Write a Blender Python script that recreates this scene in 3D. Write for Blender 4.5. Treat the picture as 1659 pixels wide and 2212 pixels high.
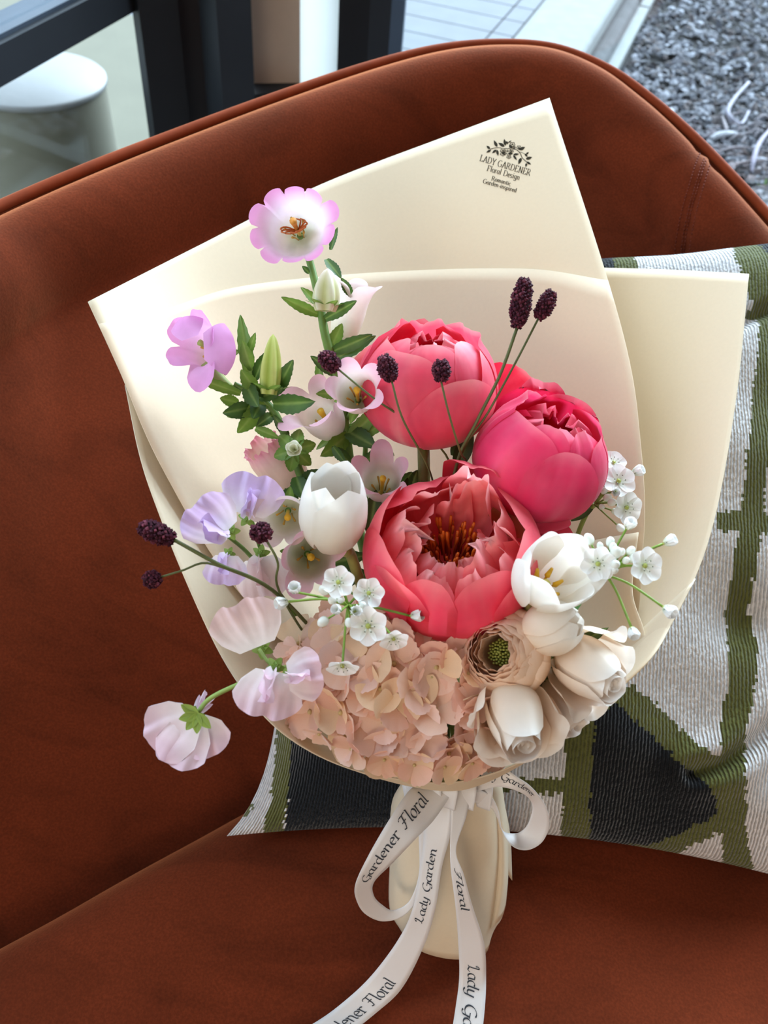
import bpy, math, random
import numpy as np
from mathutils import Matrix, Vector
from mathutils.bvhtree import BVHTree

for _o in list(bpy.data.objects):
    bpy.data.objects.remove(_o)
SC = bpy.context.scene
COL = SC.collection
random.seed(7)
RNG = np.random.default_rng(11)

# ------------------------------------------------------------------ camera
FPX, PW, PH = 1800.0, 1659.0, 2212.0
CAM = np.array([0.0, 0.0, 1.12])
_up = np.array([0.1, 0.9, 1.0]); _up /= np.linalg.norm(_up)
_fw = np.array([0.0, 0.0, -1.0])
_y = _fw - _fw.dot(_up) * _up; _y /= np.linalg.norm(_y)
_x = np.cross(_y, _up)
ROT = np.stack([_x, _y, _up])            # camera axes -> world axes
cam_data = bpy.data.cameras.new('camera')
cam_data.sensor_fit = 'HORIZONTAL'
cam_data.sensor_width = 36.0
cam_data.lens = 36.0 * FPX / PW
cam_data.clip_start = 0.02
cam_data.dof.use_dof = True
cam_data.dof.focus_distance = 0.56
cam_data.dof.aperture_fstop = 13.0
cam = bpy.data.objects.new('camera', cam_data)
COL.objects.link(cam)
_m = Matrix([[*ROT[i], CAM[i]] for i in range(3)] + [[0, 0, 0, 1]])
cam.matrix_world = _m
SC.camera = cam

# ------------------------------------------------------------------ light
SC.view_settings.view_transform = 'Standard'
SC.view_settings.look = 'None'
SC.view_settings.gamma = 1.0
SC.view_settings.use_curve_mapping = False
SC.view_settings.exposure = 0.42
world = bpy.data.worlds.new('sky')
SC.world = world
world.use_nodes = True
_bg = world.node_tree.nodes['Background']
_bg.inputs[0].default_value = (0.74, 0.87, 1.0, 1)
_bg.inputs[1].default_value = 2.15


def area_light(name, loc, target, sx, sy, power, color):
    L = bpy.data.lights.new(name, 'AREA')
    L.shape = 'RECTANGLE'; L.size = sx; L.size_y = sy
    L.energy = power; L.color = color
    o = bpy.data.objects.new(name, L)
    COL.objects.link(o)
    o.location = loc
    d = Vector(target) - Vector(loc)
    o.rotation_euler = d.to_track_quat('-Z', 'Y').to_euler()
    return o


# bright veiled sun behind the glass, right of the view
_sun = bpy.data.lights.new('veiled_sun', 'SUN')
_sun.energy = 9.0
_sun.angle = math.radians(55)
_sun.color = (0.80, 0.91, 1.0)
_so = bpy.data.objects.new('veiled_sun', _sun)
COL.objects.link(_so)
_so.rotation_euler = Vector((-0.36, -0.76, -0.46)).to_track_quat('-Z', 'Y').to_euler()
# warm fill light added behind the viewer, no lamp known there
area_light('warm_fill', (-0.7, -2.3, 1.62), (0.05, 0.5, 0.7), 1.3, 0.8, 18, (1.0, 0.86, 0.70))


# ------------------------------------------------------------------ helpers
def U(px, py, d):
    """point of the place seen at pixel (px, py), d metres in front of the lens"""
    return CAM + ROT @ np.array([(px - PW / 2) / FPX * d, (PH / 2 - py) / FPX * d, -d])


def UZ(px, py, z):
    """point seen at pixel at world height z"""
    r = ROT @ np.array([(px - PW / 2) / FPX, (PH / 2 - py) / FPX, -1.0])
    return CAM + r * ((z - CAM[2]) / r[2])


def CV(x, y, z):
    v = ROT @ np.array([x, y, z], float)
    return v / np.linalg.norm(v)


def PX(p):
    c = ROT.T @ (np.asarray(p) - CAM)
    return np.array([PW / 2 - FPX * c[0] / c[2], PH / 2 + FPX * c[1] / c[2]])


def lin(c):
    return tuple(((v / 12.92) if v <= 0.04045 else ((v + 0.055) / 1.055) ** 2.4) for v in c)


def srgb(r, g, b):
    return lin((r / 255.0, g / 255.0, b / 255.0))


def mixc(a, b, t):
    t = min(1.0, max(0.0, t))
    return tuple(a[i] * (1 - t) + b[i] * t for i in range(3))


def spline(pts, t):
    """Catmull-Rom through pts (n, k) at parameters t in 0..1"""
    P = np.asarray(pts, float)
    n = len(P) - 1
    if n == 0:
        return np.repeat(P, len(np.atleast_1d(t)), 0)
    E = np.vstack([2 * P[0] - P[1], P, 2 * P[-1] - P[-2]])
    t = np.atleast_1d(np.asarray(t, float)) * n
    i = np.clip(np.floor(t).astype(int), 0, n - 1)
    f = (t - i)[:, None]
    a, b, c, d = E[i], E[i + 1], E[i + 2], E[i + 3]
    return 0.5 * (2 * b + (c - a) * f + (2 * a - 5 * b + 4 * c - d) * f ** 2 + (3 * b - a - 3 * c + d) * f ** 3)


WM = {}


def mesh(name, V, Fc, mat=None, col=None, smooth=True, mats=None, fmat=None):
    me = bpy.data.meshes.new(name)
    me.from_pydata([tuple(map(float, v)) for v in V], [], [tuple(map(int, f)) for f in Fc])
    if mats:
        for m in mats:
            me.materials.append(m)
        if fmat is not None:
            me.polygons.foreach_set('material_index', np.asarray(fmat, dtype=np.int32))
    elif mat:
        me.materials.append(mat)
    if col is not None:
        at = me.color_attributes.new('Col', 'FLOAT_COLOR', 'POINT')
        c = np.ones((len(V), 4), np.float32)
        c[:, :3] = np.asarray(col, np.float32)
        at.data.foreach_set('color', c.ravel())
    if smooth:
        me.polygons.foreach_set('use_smooth', np.ones(len(me.polygons), dtype=bool))
    me.update()
    return me


def add(name, me, parent=None, M=None, color=None):
    o = bpy.data.objects.new(name, me)
    COL.objects.link(o)
    M = M if M is not None else Matrix.Identity(4)
    if parent is not None:
        o.parent = parent
        o.matrix_basis = WM[parent.name].inverted() @ M
    else:
        o.matrix_basis = M
    WM[o.name] = M
    if color is not None:
        o.color = (*color, 1)
    return o


def thing(name, base, label, cat, group=None):
    o = add(name, None, None, Matrix.Translation(Vector(base)))
    o.empty_display_size = 0.02
    tag(o, label, cat, group)
    return o


def tag(o, label=None, cat=None, group=None, kind=None):
    if label: o['label'] = label
    if cat: o['category'] = cat
    if group: o['group'] = group
    if kind: o['kind'] = kind
    return o


def frame(pos, axis, spin=0.0):
    z = Vector(axis).normalized()
    x = Vector(ROT @ np.array([1.0, 0, 0]))
    x = x - x.dot(z) * z
    if x.length < 0.1:
        x = Vector(ROT @ np.array([0, 0, 1.0])); x = x - x.dot(z) * z
    x.normalize()
    y = z.cross(x)
    M = Matrix([[x[i], y[i], z[i], pos[i]] for i in range(3)] + [[0, 0, 0, 1]])
    return M @ Matrix.Rotation(spin, 4, 'Z')


def RZ(a): return Matrix.Rotation(a, 4, 'Z')
def RY(a): return Matrix.Rotation(a, 4, 'Y')
def RX(a): return Matrix.Rotation(a, 4, 'X')
def TR(x, y, z): return Matrix.Translation((x, y, z))
def SCL(s): return Matrix.Scale(s, 4)


def gridfaces(nu, nv, wrap=False):
    """faces of a (nv+1) x (nu+1) grid, row-major; wrap closes the u direction (nu columns)"""
    Fc = []
    w = nu if wrap else nu + 1
    for j in range(nv):
        for i in range(nu):
            a = j * w + i
            b = j * w + (i + 1) % w
            Fc.append((a, b, b + w, a + w))
    return Fc


def tube_vf(pts, rad, seg=7, n=None, cap=True):
    P = np.asarray(pts, float)
    R = np.atleast_1d(np.asarray(rad, float))
    if n:
        tt = np.linspace(0, 1, n)
        R = np.interp(tt, np.linspace(0, 1, len(R)), R) if len(R) > 1 else np.full(n, R[0])
        P = spline(P, tt)
    elif len(R) == 1:
        R = np.full(len(P), R[0])
    T = np.gradient(P, axis=0)
    T /= np.linalg.norm(T, axis=1)[:, None] + 1e-12
    nrm = np.cross(T[0], [0.3, 0.5, 0.81]); nrm /= np.linalg.norm(nrm)
    V = []
    for k in range(len(P)):
        nrm = nrm - nrm.dot(T[k]) * T[k]; nrm /= np.linalg.norm(nrm)
        b = np.cross(T[k], nrm)
        for s in range(seg):
            a = 2 * math.pi * s / seg
            V.append(P[k] + R[k] * (math.cos(a) * nrm + math.sin(a) * b))
    Fc = gridfaces(seg, len(P) - 1, wrap=True)
    if cap:
        Fc.append(tuple(range(seg))[::-1])
        Fc.append(tuple(range((len(P) - 1) * seg, len(P) * seg)))
    return V, Fc


def tube(name, pts, rad, mat, parent=None, seg=7, n=None, col=None):
    V, Fc = tube_vf(pts, rad, seg, n)
    return add(name, mesh(name, V, Fc, mat, col=[col] * len(V) if col else None), parent)


def join_vf(items):
    V, Fc = [], []
    for v, f in items:
        o = len(V)
        V.extend(v)
        Fc.extend([tuple(i + o for i in q) for q in f])
    return V, Fc


def box_vf(lo, hi):
    x0, y0, z0 = lo; x1, y1, z1 = hi
    V = [(x0, y0, z0), (x1, y0, z0), (x1, y1, z0), (x0, y1, z0), (x0, y0, z1), (x1, y0, z1), (x1, y1, z1), (x0, y1, z1)]
    return V, [(3, 2, 1, 0), (4, 5, 6, 7), (0, 1, 5, 4), (1, 2, 6, 5), (2, 3, 7, 6), (3, 0, 4, 7)]


def prism_vf(foot, z0, z1):
    n = len(foot)
    V = [(p[0], p[1], z0) for p in foot] + [(p[0], p[1], z1) for p in foot]
    Fc = [tuple(range(n))[::-1], tuple(range(n, 2 * n))]
    for i in range(n):
        j = (i + 1) % n
        Fc.append((i, j, j + n, i + n))
    return V, Fc


def bevel(o, w=0.004, seg=2):
    m = o.modifiers.new('bevel', 'BEVEL'); m.width = w; m.segments = seg; m.limit_method = 'ANGLE'
    return o


def solid(o, th=0.0006, off=0):
    m = o.modifiers.new('solid', 'SOLIDIFY'); m.thickness = th; m.offset = off
    return o


# ------------------------------------------------------------------ materials
def material(name, base=(0.5, 0.5, 0.5), rough=0.6, noise=None, bump=None, sheen=0, sheen_tint=(1, 1, 1), spec=0.5,
             trans=0.0, attr=False, metallic=0.0, trans_col=None, sheen_rough=0.4, noise_c=None):
    """procedural material: noise=(scale, amount, detail) varies the colour, bump=(scale, strength, distance)"""
    m = bpy.data.materials.new(name)
    m.use_nodes = True
    nt = m.node_tree; N = nt.nodes; Lk = nt.links
    b = N['Principled BSDF']; out = N['Material Output']
    b.inputs['Roughness'].default_value = rough
    b.inputs['Metallic'].default_value = metallic
    b.inputs['Specular IOR Level'].default_value = spec
    b.inputs['Sheen Weight'].default_value = sheen
    b.inputs['Sheen Roughness'].default_value = sheen_rough
    b.inputs['Sheen Tint'].default_value = (*sheen_tint, 1)
    tc = N.new('ShaderNodeTexCoord')
    if attr:
        a = N.new('ShaderNodeAttribute'); a.attribute_name = 'Col'
        oi = N.new('ShaderNodeObjectInfo')
        mx = N.new('ShaderNodeMix'); mx.data_type = 'RGBA'; mx.blend_type = 'MULTIPLY'; mx.inputs[0].default_value = 1
        Lk.new(a.outputs['Color'], mx.inputs[6]); Lk.new(oi.outputs['Color'], mx.inputs[7])
        csock = mx.outputs[2]
    else:
        rgb = N.new('ShaderNodeRGB'); rgb.outputs[0].default_value = (*base, 1)
        csock = rgb.outputs[0]
    if noise:
        nz = N.new('ShaderNodeTexNoise'); nz.inputs['Scale'].default_value = noise[0]
        nz.inputs['Detail'].default_value = noise[2] if len(noise) > 2 else 4
        Lk.new(tc.outputs['Object'], nz.inputs['Vector'])
        if noise_c is not None:
            rp = N.new('ShaderNodeMapRange'); rp.inputs[1].default_value = 0.42; rp.inputs[2].default_value = 0.66
            Lk.new(nz.outputs[0], rp.inputs[0])
            mc = N.new('ShaderNodeMix'); mc.data_type = 'RGBA'
            sc = N.new('ShaderNodeMath'); sc.operation = 'MULTIPLY'; sc.inputs[1].default_value = noise[1]
            Lk.new(rp.outputs[0], sc.inputs[0]); Lk.new(sc.outputs[0], mc.inputs[0])
            Lk.new(csock, mc.inputs[6]); mc.inputs[7].default_value = (*noise_c, 1)
            csock = mc.outputs[2]
        else:
            mr = N.new('ShaderNodeMapRange')
            mr.inputs[1].default_value = 0.3; mr.inputs[2].default_value = 0.7
            mr.inputs[3].default_value = 1 - noise[1]; mr.inputs[4].default_value = 1 + noise[1]
            Lk.new(nz.outputs[0], mr.inputs[0])
            hs = N.new('ShaderNodeHueSaturation')
            Lk.new(csock, hs.inputs['Color']); Lk.new(mr.outputs[0], hs.inputs['Value'])
            csock = hs.outputs[0]
    Lk.new(csock, b.inputs['Base Color'])
    if bump:
        nb = N.new('ShaderNodeTexNoise'); nb.inputs['Scale'].default_value = bump[0]; nb.inputs['Detail'].default_value = 3
        Lk.new(tc.outputs['Object'], nb.inputs['Vector'])
        bp = N.new('ShaderNodeBump'); bp.inputs['Strength'].default_value = bump[1]; bp.inputs['Distance'].default_value = bump[2]
        Lk.new(nb.outputs[0], bp.inputs['Height']); Lk.new(bp.outputs[0], b.inputs['Normal'])
    if trans > 0:
        t = N.new('ShaderNodeBsdfTranslucent')
        if trans_col is None:
            Lk.new(csock, t.inputs['Color'])
        else:
            t.inputs['Color'].default_value = (*trans_col, 1)
        ms = N.new('ShaderNodeMixShader'); ms.inputs[0].default_value = trans
        Lk.new(b.outputs[0], ms.inputs[1]); Lk.new(t.outputs[0], ms.inputs[2]); Lk.new(ms.outputs[0], out.inputs[0])
    return m


M_PETAL = material('petal', attr=True, rough=0.5, noise=(90, 0.06, 3), trans=0.32, spec=0.3, sheen=0.15)
M_WAXY = material('waxy_petal', attr=True, rough=0.42, noise=(60, 0.03, 3), trans=0.3, spec=0.35)
M_LEAF = material('leaf', attr=True, rough=0.45, noise=(70, 0.22, 4), trans=0.22, spec=0.4)
M_STEM = material('stem', attr=True, rough=0.5, noise=(120, 0.15, 3), spec=0.4)
M_BURNET = material('burnet', attr=True, rough=0.8, noise=(300, 0.3, 2), spec=0.2)
M_PAPER = material('cream_paper', base=srgb(243, 228, 202), rough=0.6, noise=(400, 0.015, 2), trans=0.3, spec=0.25,
                   trans_col=srgb(242, 218, 180))
M_RIBBON = material('satin_ribbon', base=srgb(240, 236, 236), rough=0.36, spec=0.5, bump=(900, 0.04, 0.0003), trans=0.16, sheen=0.2)
M_INK = material('ink', base=srgb(52, 46, 34), rough=0.8, spec=0.1)
M_INK2 = material('ribbon_ink', base=srgb(62, 66, 74), rough=0.7, spec=0.2)
M_VELVET = material('rust_velvet', base=srgb(101, 41, 21), rough=0.9, noise=(11, 0.16, 6), bump=(420, 0.25, 0.0012), sheen=1.0,
                    sheen_tint=srgb(234, 150, 100), spec=0.1, sheen_rough=0.38)
def nap(m):
    """brushed nap of the velvet: broad stroked patches and fine pile specks"""
    nt = m.node_tree; N = nt.nodes; Lk = nt.links
    bs = N['Principled BSDF'].inputs['Base Color']; src = bs.links[0].from_socket
    tc = N.new('ShaderNodeTexCoord')
    mp = N.new('ShaderNodeMapping'); mp.inputs['Rotation'].default_value = (0.3, 0.2, 0.6); mp.inputs['Scale'].default_value = (1.0, 3.2, 1.6)
    Lk.new(tc.outputs['Object'], mp.inputs[0])
    n1 = N.new('ShaderNodeTexNoise'); n1.inputs['Scale'].default_value = 5.5; n1.inputs['Detail'].default_value = 5; n1.inputs['Distortion'].default_value = 1.6
    Lk.new(mp.outputs[0], n1.inputs['Vector'])
    r1 = N.new('ShaderNodeMapRange'); r1.inputs[1].default_value = 0.34; r1.inputs[2].default_value = 0.5; r1.inputs[3].default_value = 0.82; r1.inputs[4].default_value = 1.04
    Lk.new(n1.outputs[0], r1.inputs[0])
    n2 = N.new('ShaderNodeTexNoise'); n2.inputs['Scale'].default_value = 520; n2.inputs['Detail'].default_value = 2
    Lk.new(tc.outputs['Object'], n2.inputs['Vector'])
    r2 = N.new('ShaderNodeMapRange'); r2.inputs[1].default_value = 0.35; r2.inputs[2].default_value = 0.7; r2.inputs[3].default_value = 0.86; r2.inputs[4].default_value = 1.2
    Lk.new(n2.outputs[0], r2.inputs[0])
    mu = N.new('ShaderNodeMath'); mu.operation = 'MULTIPLY'
    Lk.new(r1.outputs[0], mu.inputs[0]); Lk.new(r2.outputs[0], mu.inputs[1])
    hs = N.new('ShaderNodeHueSaturation'); Lk.new(src, hs.inputs['Color']); Lk.new(mu.outputs[0], hs.inputs['Value']); Lk.new(hs.outputs[0], bs)


nap(M_VELVET)
M_PIPE = material('piping_velvet', base=srgb(132, 56, 26), rough=0.8, noise=(60, 0.12, 4), sheen=0.35, sheen_tint=srgb(230, 140, 90), spec=0.2)
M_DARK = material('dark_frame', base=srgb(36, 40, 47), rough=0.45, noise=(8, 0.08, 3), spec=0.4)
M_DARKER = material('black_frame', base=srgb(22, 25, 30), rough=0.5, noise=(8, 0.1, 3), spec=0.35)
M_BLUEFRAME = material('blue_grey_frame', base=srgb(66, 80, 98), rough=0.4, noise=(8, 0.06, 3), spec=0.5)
M_BEIGE = material('beige_plaster', base=srgb(190, 172, 156), rough=0.9, noise=(20, 0.04, 4), bump=(150, 0.1, 0.001))
M_WHITEWALL = material('frosted_panel', base=srgb(226, 232, 232), rough=0.6, noise=(10, 0.03, 3), trans=0.6, trans_col=srgb(236, 244, 246))
M_FLOOR = material('dark_floor', base=srgb(60, 54, 50), rough=0.6, noise=(6, 0.15, 4))
M_WALLIN = material('room_wall', base=srgb(196, 176, 156), rough=0.9, noise=(5, 0.04, 3))
M_CEIL = material('ceiling_paint', base=srgb(224, 214, 202), rough=0.9, noise=(5, 0.03, 3))
M_TILE = material('pale_paver', base=srgb(116, 120, 126), rough=0.85, noise=(9, 0.06, 5), bump=(120, 0.15, 0.002))
M_GROUT = material('grout', base=srgb(70, 72, 76), rough=0.95, noise=(40, 0.1, 3))
M_KERB = material('concrete', base=srgb(138, 141, 140), rough=0.9, noise=(14, 0.08, 6), bump=(60, 0.3, 0.004))
M_KERB2 = material('concrete_grey', base=srgb(84, 84, 86), rough=0.95, noise=(16, 0.2, 6), bump=(60, 0.5, 0.006))
M_SOIL = material('soil', base=srgb(40, 37, 38), rough=0.95, noise=(30, 0.35, 6), bump=(40, 0.8, 0.02))
M_CHIP = material('bark_chip', attr=True, rough=0.85, noise=(60, 0.25, 4))
M_BOUNCE_TINT = material('bounce_tint_paper', base=srgb(243, 222, 194), rough=0.6, noise=(400, 0.015, 2), trans=0.25, spec=0.25, trans_col=srgb(240, 206, 160))  # peach colour stands for light bounced onto and shining through the paper
M_TABLE = material('white_table', base=srgb(140, 140, 140), rough=0.5, noise=(10, 0.02, 2))
M_PATIO = material('pale_patio', base=srgb(118, 115, 100), rough=0.9, noise=(7, 0.05, 5))
M_GLASS = bpy.data.materials.new('window_glass')
M_GLASS.use_nodes = True
_nt = M_GLASS.node_tree
_t = _nt.nodes.new('ShaderNodeBsdfTransparent'); _t.inputs[0].default_value = (0.9, 0.95, 0.97, 1)
_g = _nt.nodes.new('ShaderNodeBsdfGlossy'); _g.inputs['Roughness'].default_value = 0.02
_ms = _nt.nodes.new('ShaderNodeMixShader')
_ms.inputs[0].default_value = 0.045; _nt.links.new(_t.outputs[0], _ms.inputs[1]); _nt.links.new(_g.outputs[0], _ms.inputs[2])
_nt.links.new(_ms.outputs[0], _nt.nodes['Material Output'].inputs[0])

# ================================================================== the setting
def vpost(name, px0, px1, d0, d1, depth, mat, z0=-0.02, z1=2.75, y=150):
    """upright bar whose front runs between two directions of view"""
    a, b = U(px0, y, d0)[:2], U(px1, y, d1)[:2]
    e = b - a; e /= np.linalg.norm(e)
    n = np.array([-e[1], e[0]])
    if n.dot(a) < 0: n = -n
    foot = [a, b, b + n * depth, a + n * depth]
    V, Fc = prism_vf(foot, z0, z1)
    return add(name, mesh(name, V, Fc, mat, smooth=False))


SEAT_H = 0.44
# floor inside, ceiling and the two closed walls behind the viewer
cor = U(430, 150, 1.62)[:2]
g_a, g_b = U(862, 150, 1.78)[:2], None
k0, k1 = UZ(1104, 87, 0)[:2], UZ(1175, 0, 0)[:2]
D1 = (k1 - k0) / np.linalg.norm(k1 - k0)
D2 = np.array([D1[1], -D1[0]])
rail_a, rail_b = UZ(0, 190, 0.59), UZ(335, 0, 0.59)
DL = (rail_b - rail_a)[:2]; DL /= np.linalg.norm(DL)
GD = D2 * 0.82 + D1 * 0.18; GD /= np.linalg.norm(GD)       # run of the glazed wall behind the chair
print('D1', D1, 'D2', D2, 'DL', DL, 'GD', GD, 'glass', g_a)

fl = add('floor', mesh('floor', *box_vf((-3.2, -3.0, -0.06), (3.4, 1.0, 0.0)), M_FLOOR, smooth=False)); tag(fl, kind='structure')
_cl = [rail_a[:2] - DL * 3.2, rail_b[:2] + DL * 0.1, U(863, 150, 1.76)[:2], U(863, 150, 1.76)[:2] + GD * 3.2, (3.4, -3.0), (-3.2, -3.0)]
_ar = sum(_cl[i][0] * _cl[(i + 1) % 6][1] - _cl[(i + 1) % 6][0] * _cl[i][1] for i in range(6))
ce = add('ceiling', mesh('ceiling', *prism_vf(_cl if _ar > 0 else _cl[::-1], 2.75, 2.85), M_CEIL, smooth=False)); tag(ce, kind='structure')
wb = add('wall_back', mesh('wall_back', *box_vf((-3.2, -3.1, 0), (3.4, -3.0, 2.75)), M_WALLIN, smooth=False)); tag(wb, kind='structure')
wr = add('wall_right', mesh('wall_right', *box_vf((3.4, -3.1, 0), (3.5, 0.6, 2.75)), M_WALLIN, smooth=False)); tag(wr, kind='structure')

# glazed wall on the left: low rail, glass below and above
w1 = thing('window_1', (*rail_b[:2], 0), None, None); w1['kind'] = 'structure'
nL = np.array([-DL[1], DL[0]])
if nL.dot(rail_a[:2]) < 0: nL = -nL
ra = rail_a[:2] - DL * 1.6; rb = rail_b[:2] + DL * 0.02
def wallbox(a, b, n, depth, z0, z1):
    return prism_vf([a, b, b + n * depth, a + n * depth], z0, z1)
zt = 0.59
z_top = None
for zz in np.linspace(0.59, 0.8, 200):          # rail height: its front top edge is seen at (0, 97)
    p = np.array([rail_a[0], rail_a[1], zz])
    q = UZ(0, 97, zz)
    # point of the wall line seen in column 0 at that height
    s = np.cross(q[:2] - CAM[:2], rail_a[:2] - CAM[:2])
    w = np.cross(DL, q[:2] - rail_a[:2])
    if z_top is None and w * np.cross(DL, CAM[:2] - rail_a[:2]) > 0:
        z_top = zz
z_top = z_top or 0.66
print('rail top', z_top)
add('rail', mesh('rail', *wallbox(ra, rb, nL, 0.07, zt, z_top), M_DARK, smooth=False), w1)
add('lit_rail_top', mesh('lit_rail_top', *wallbox(ra + nL * 0.012, rb + nL * 0.012, nL, 0.058, z_top, z_top + 0.006), M_BLUEFRAME, smooth=False), w1)  # daylight on the rail's top face, painted in as a lighter plate
add('pane', mesh('pane', *wallbox(ra + nL * 0.03, rb + nL * 0.03, nL, 0.008, 0.06, zt), M_GLASS, smooth=False), w1)
add('pane', mesh('pane', *wallbox(ra + nL * 0.03, rb + nL * 0.03, nL, 0.008, z_top + 0.006, 2.75), M_GLASS, smooth=False), w1)
add('bottom_rail', mesh('bottom_rail', *wallbox(ra, rb, nL, 0.07, 0.0, 0.06), M_DARK, smooth=False), w1)

# closed stretches of wall beyond the glazing, out of view
_q = ra
wl = add('wall_side', mesh('wall_side', *prism_vf([_q, (-3.2, -3.0), (-3.3, -3.0), _q + nL * 0.08][::-1], 0, 2.75), M_WALLIN, smooth=False)); wl.name = 'wall_left_rear'; tag(wl, kind='structure')
# corner posts
p = vpost('trim_1', 316, 398, 1.52, 1.56, 0.03, M_DARKER); tag(p, kind='structure')
p = vpost('trim_2', 396, 482, 1.60, 1.62, 0.06, M_DARKER); tag(p, kind='structure')
p = vpost('trim_3', 476, 548, 1.56, 1.60, 0.10, M_DARK); tag(p, kind='structure')
zb = None
pb = U(590, 212, 1.66)
p = vpost('wall_left', 543, 648, 1.68, 1.70, 0.12, M_BEIGE, z0=pb[2]); tag(p, kind='structure')
p = vpost('baseboard_left', 520, 660, 1.62, 1.68, 0.16, M_DARKER, z1=pb[2] - 0.001); tag(p, kind='structure')
p = vpost('window_3', 644, 731, 1.70, 1.72, 0.006, M_WHITEWALL); tag(p, kind='structure')

# glazed wall behind the chair
w2 = thing('window_2', (*g_a, 0), None, None); w2['kind'] = 'structure'
a0 = U(728, 150, 1.70)[:2]; a1 = U(792, 150, 1.72)[:2]; a2 = U(836, 150, 1.74)[:2]; a3 = U(863, 150, 1.76)[:2]
nG = np.array([-GD[1], GD[0]])
if nG.dot(g_a) < 0: nG = -nG
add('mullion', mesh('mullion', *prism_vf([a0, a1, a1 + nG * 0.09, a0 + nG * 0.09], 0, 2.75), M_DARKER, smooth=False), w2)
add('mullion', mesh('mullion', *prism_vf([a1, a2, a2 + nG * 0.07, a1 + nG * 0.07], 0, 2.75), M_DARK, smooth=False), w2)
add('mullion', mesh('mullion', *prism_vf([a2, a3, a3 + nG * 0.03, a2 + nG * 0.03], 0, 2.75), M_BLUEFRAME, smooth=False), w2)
ge = a3 + GD * 3.2
add('pane', mesh('pane', *wallbox(a3, ge, nG, 0.01, 0.04, 2.75), M_GLASS, smooth=False), w2)
add('bottom_rail', mesh('bottom_rail', *wallbox(a3, ge, nG, 0.05, 0, 0.04), M_DARK, smooth=False), w2)

_q = (3.45, 0.6)
we = add('wall_right_rear', mesh('wall_right_rear', *prism_vf([ge, ge + nG * .08, (3.5, 0.7), (3.4, 0.6)], 0, 2.75), M_WALLIN, smooth=False)); tag(we, kind='structure')
# ---- outdoors: paving, kerb, bark mulch
og = add('ground', mesh('ground', *box_vf((-14, 0.9, -0.30), (14, 22, -0.14)), M_SOIL, smooth=False)); tag(og, kind='structure')
pav = thing('pavement', (*(k0 - D2 * 2), 0), None, None); pav['kind'] = 'structure'
# bed of the paving (grout shows in the joints)
o0 = k0
def loc(p):
    r = np.asarray(p) - o0
    return r.dot(D1), r.dot(D2)
bed = [o0 + D1 * -3.5, o0 + D1 * 14, o0 + D1 * 14 - D2 * 9, o0 - D1 * 3.5 - D2 * 9]
V, Fc = prism_vf(bed[::-1], -0.14, -0.008)
add('joint_bed', mesh('joint_bed', V, Fc, M_GROUT, smooth=False), pav)
# joints along D1 at the seen cross joint; joints along D2 every step
c1 = loc(UZ(1030, 91, 0)[:2])[1]; c2 = loc(UZ(1135, 0, 0)[:2])[1]
cj = (c1 + c2) / 2
j1 = loc(UZ(1000, 22, 0)[:2])[0]; j2 = loc(UZ(1000, 56, 0)[:2])[0]
step = abs(j1 - j2) * 1.0
print('pave step', step, 'cross', c1, c2)
gap = step * 0.045
long_w = step * 6.2
def tile_vf(u0, u1, v0, v1):
    P = lambda u, v: o0 + D1 * u + D2 * v
    foot = [P(u0, v0), P(u0, v1), P(u1, v1), P(u1, v0)]
    area = sum(foot[i][0] * foot[(i + 1) % 4][1] - foot[(i + 1) % 4][0] * foot[i][1] for i in range(4))
    if area < 0: foot = foot[::-1]
    return prism_vf(foot, -0.05, 0.0)
vcols = [(cj + gap / 2, -0.004), (cj - long_w, cj - gap / 2), (cj - 2 * long_w - gap, cj - long_w - gap), (cj - 3 * long_w - 2 * gap, cj - 2 * long_w - 2 * gap)]
for k in range(-6, 16):
    for c, (v0, v1) in enumerate(vcols):
        u0 = j1 + k * step + gap / 2 + (0)
        u1 = u0 + step - gap
        pxc = PX([*(o0 + D1 * (u0 + u1) / 2 + D2 * v1), 0])
        if pxc[1] < -700 or pxc[1] > 420: continue
        o = add('paver', mesh('paver', *tile_vf(u0, u1, v0, v1), M_TILE, smooth=False), pav)
# kerb
ke0 = loc(UZ(1255, 108, 0.0)[:2])[1]; ke1 = loc(UZ(1345, 0, 0.0)[:2])[1]
kw = (ke0 + ke1) / 2
kb = (loc(UZ(1322, 128, -0.12)[:2])[1] + loc(UZ(1420, 0, -0.12)[:2])[1]) / 2
print('kerb', ke0, ke1, kb)
kerb = thing('kerb', (*(o0 + D1 * 0), -0.14), None, None); kerb['kind'] = 'structure'
def strip_prism(u0, u1, v0, v1, z0, z1, slope=0.0):
    P = lambda u, v: o0 + D1 * u + D2 * v
    foot = [P(u0, v0), P(u1, v0), P(u1, v1), P(u0, v1)]
    area = sum(foot[i][0] * foot[(i + 1) % 4][1] - foot[(i + 1) % 4][0] * foot[i][1] for i in range(4))
    if area < 0: foot = foot[::-1]
    return prism_vf(foot, z0, z1)
ul = [-3.5, -1.2, 1.1, 3.4, 5.7, 8, 14]
for q in range(6):
    o = add('kerb_stone', mesh('kerb_stone', *strip_prism(ul[q] + 0.006, ul[q + 1] - 0.006, 0, kw, -0.2, 0.012), M_KERB, smooth=False), kerb)
    bevel(o, 0.025, 3)
    o = add('kerb_face', mesh('kerb_face', *strip_prism(ul[q] + 0.006, ul[q + 1] - 0.006, kw - 0.01, max(kw + 0.05, kb - 0.03), -0.2, -0.055), M_KERB2, smooth=False), kerb)
    bevel(o, 0.03, 2)
    o = add('kerb_edging', mesh('kerb_edging', *strip_prism(ul[q] + 0.01, ul[q + 1] - 0.01, max(kw + 0.05, kb - 0.03), max(kw + 0.08, kb + 0.015), -0.2, -0.10), M_KERB, smooth=False), kerb)
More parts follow.
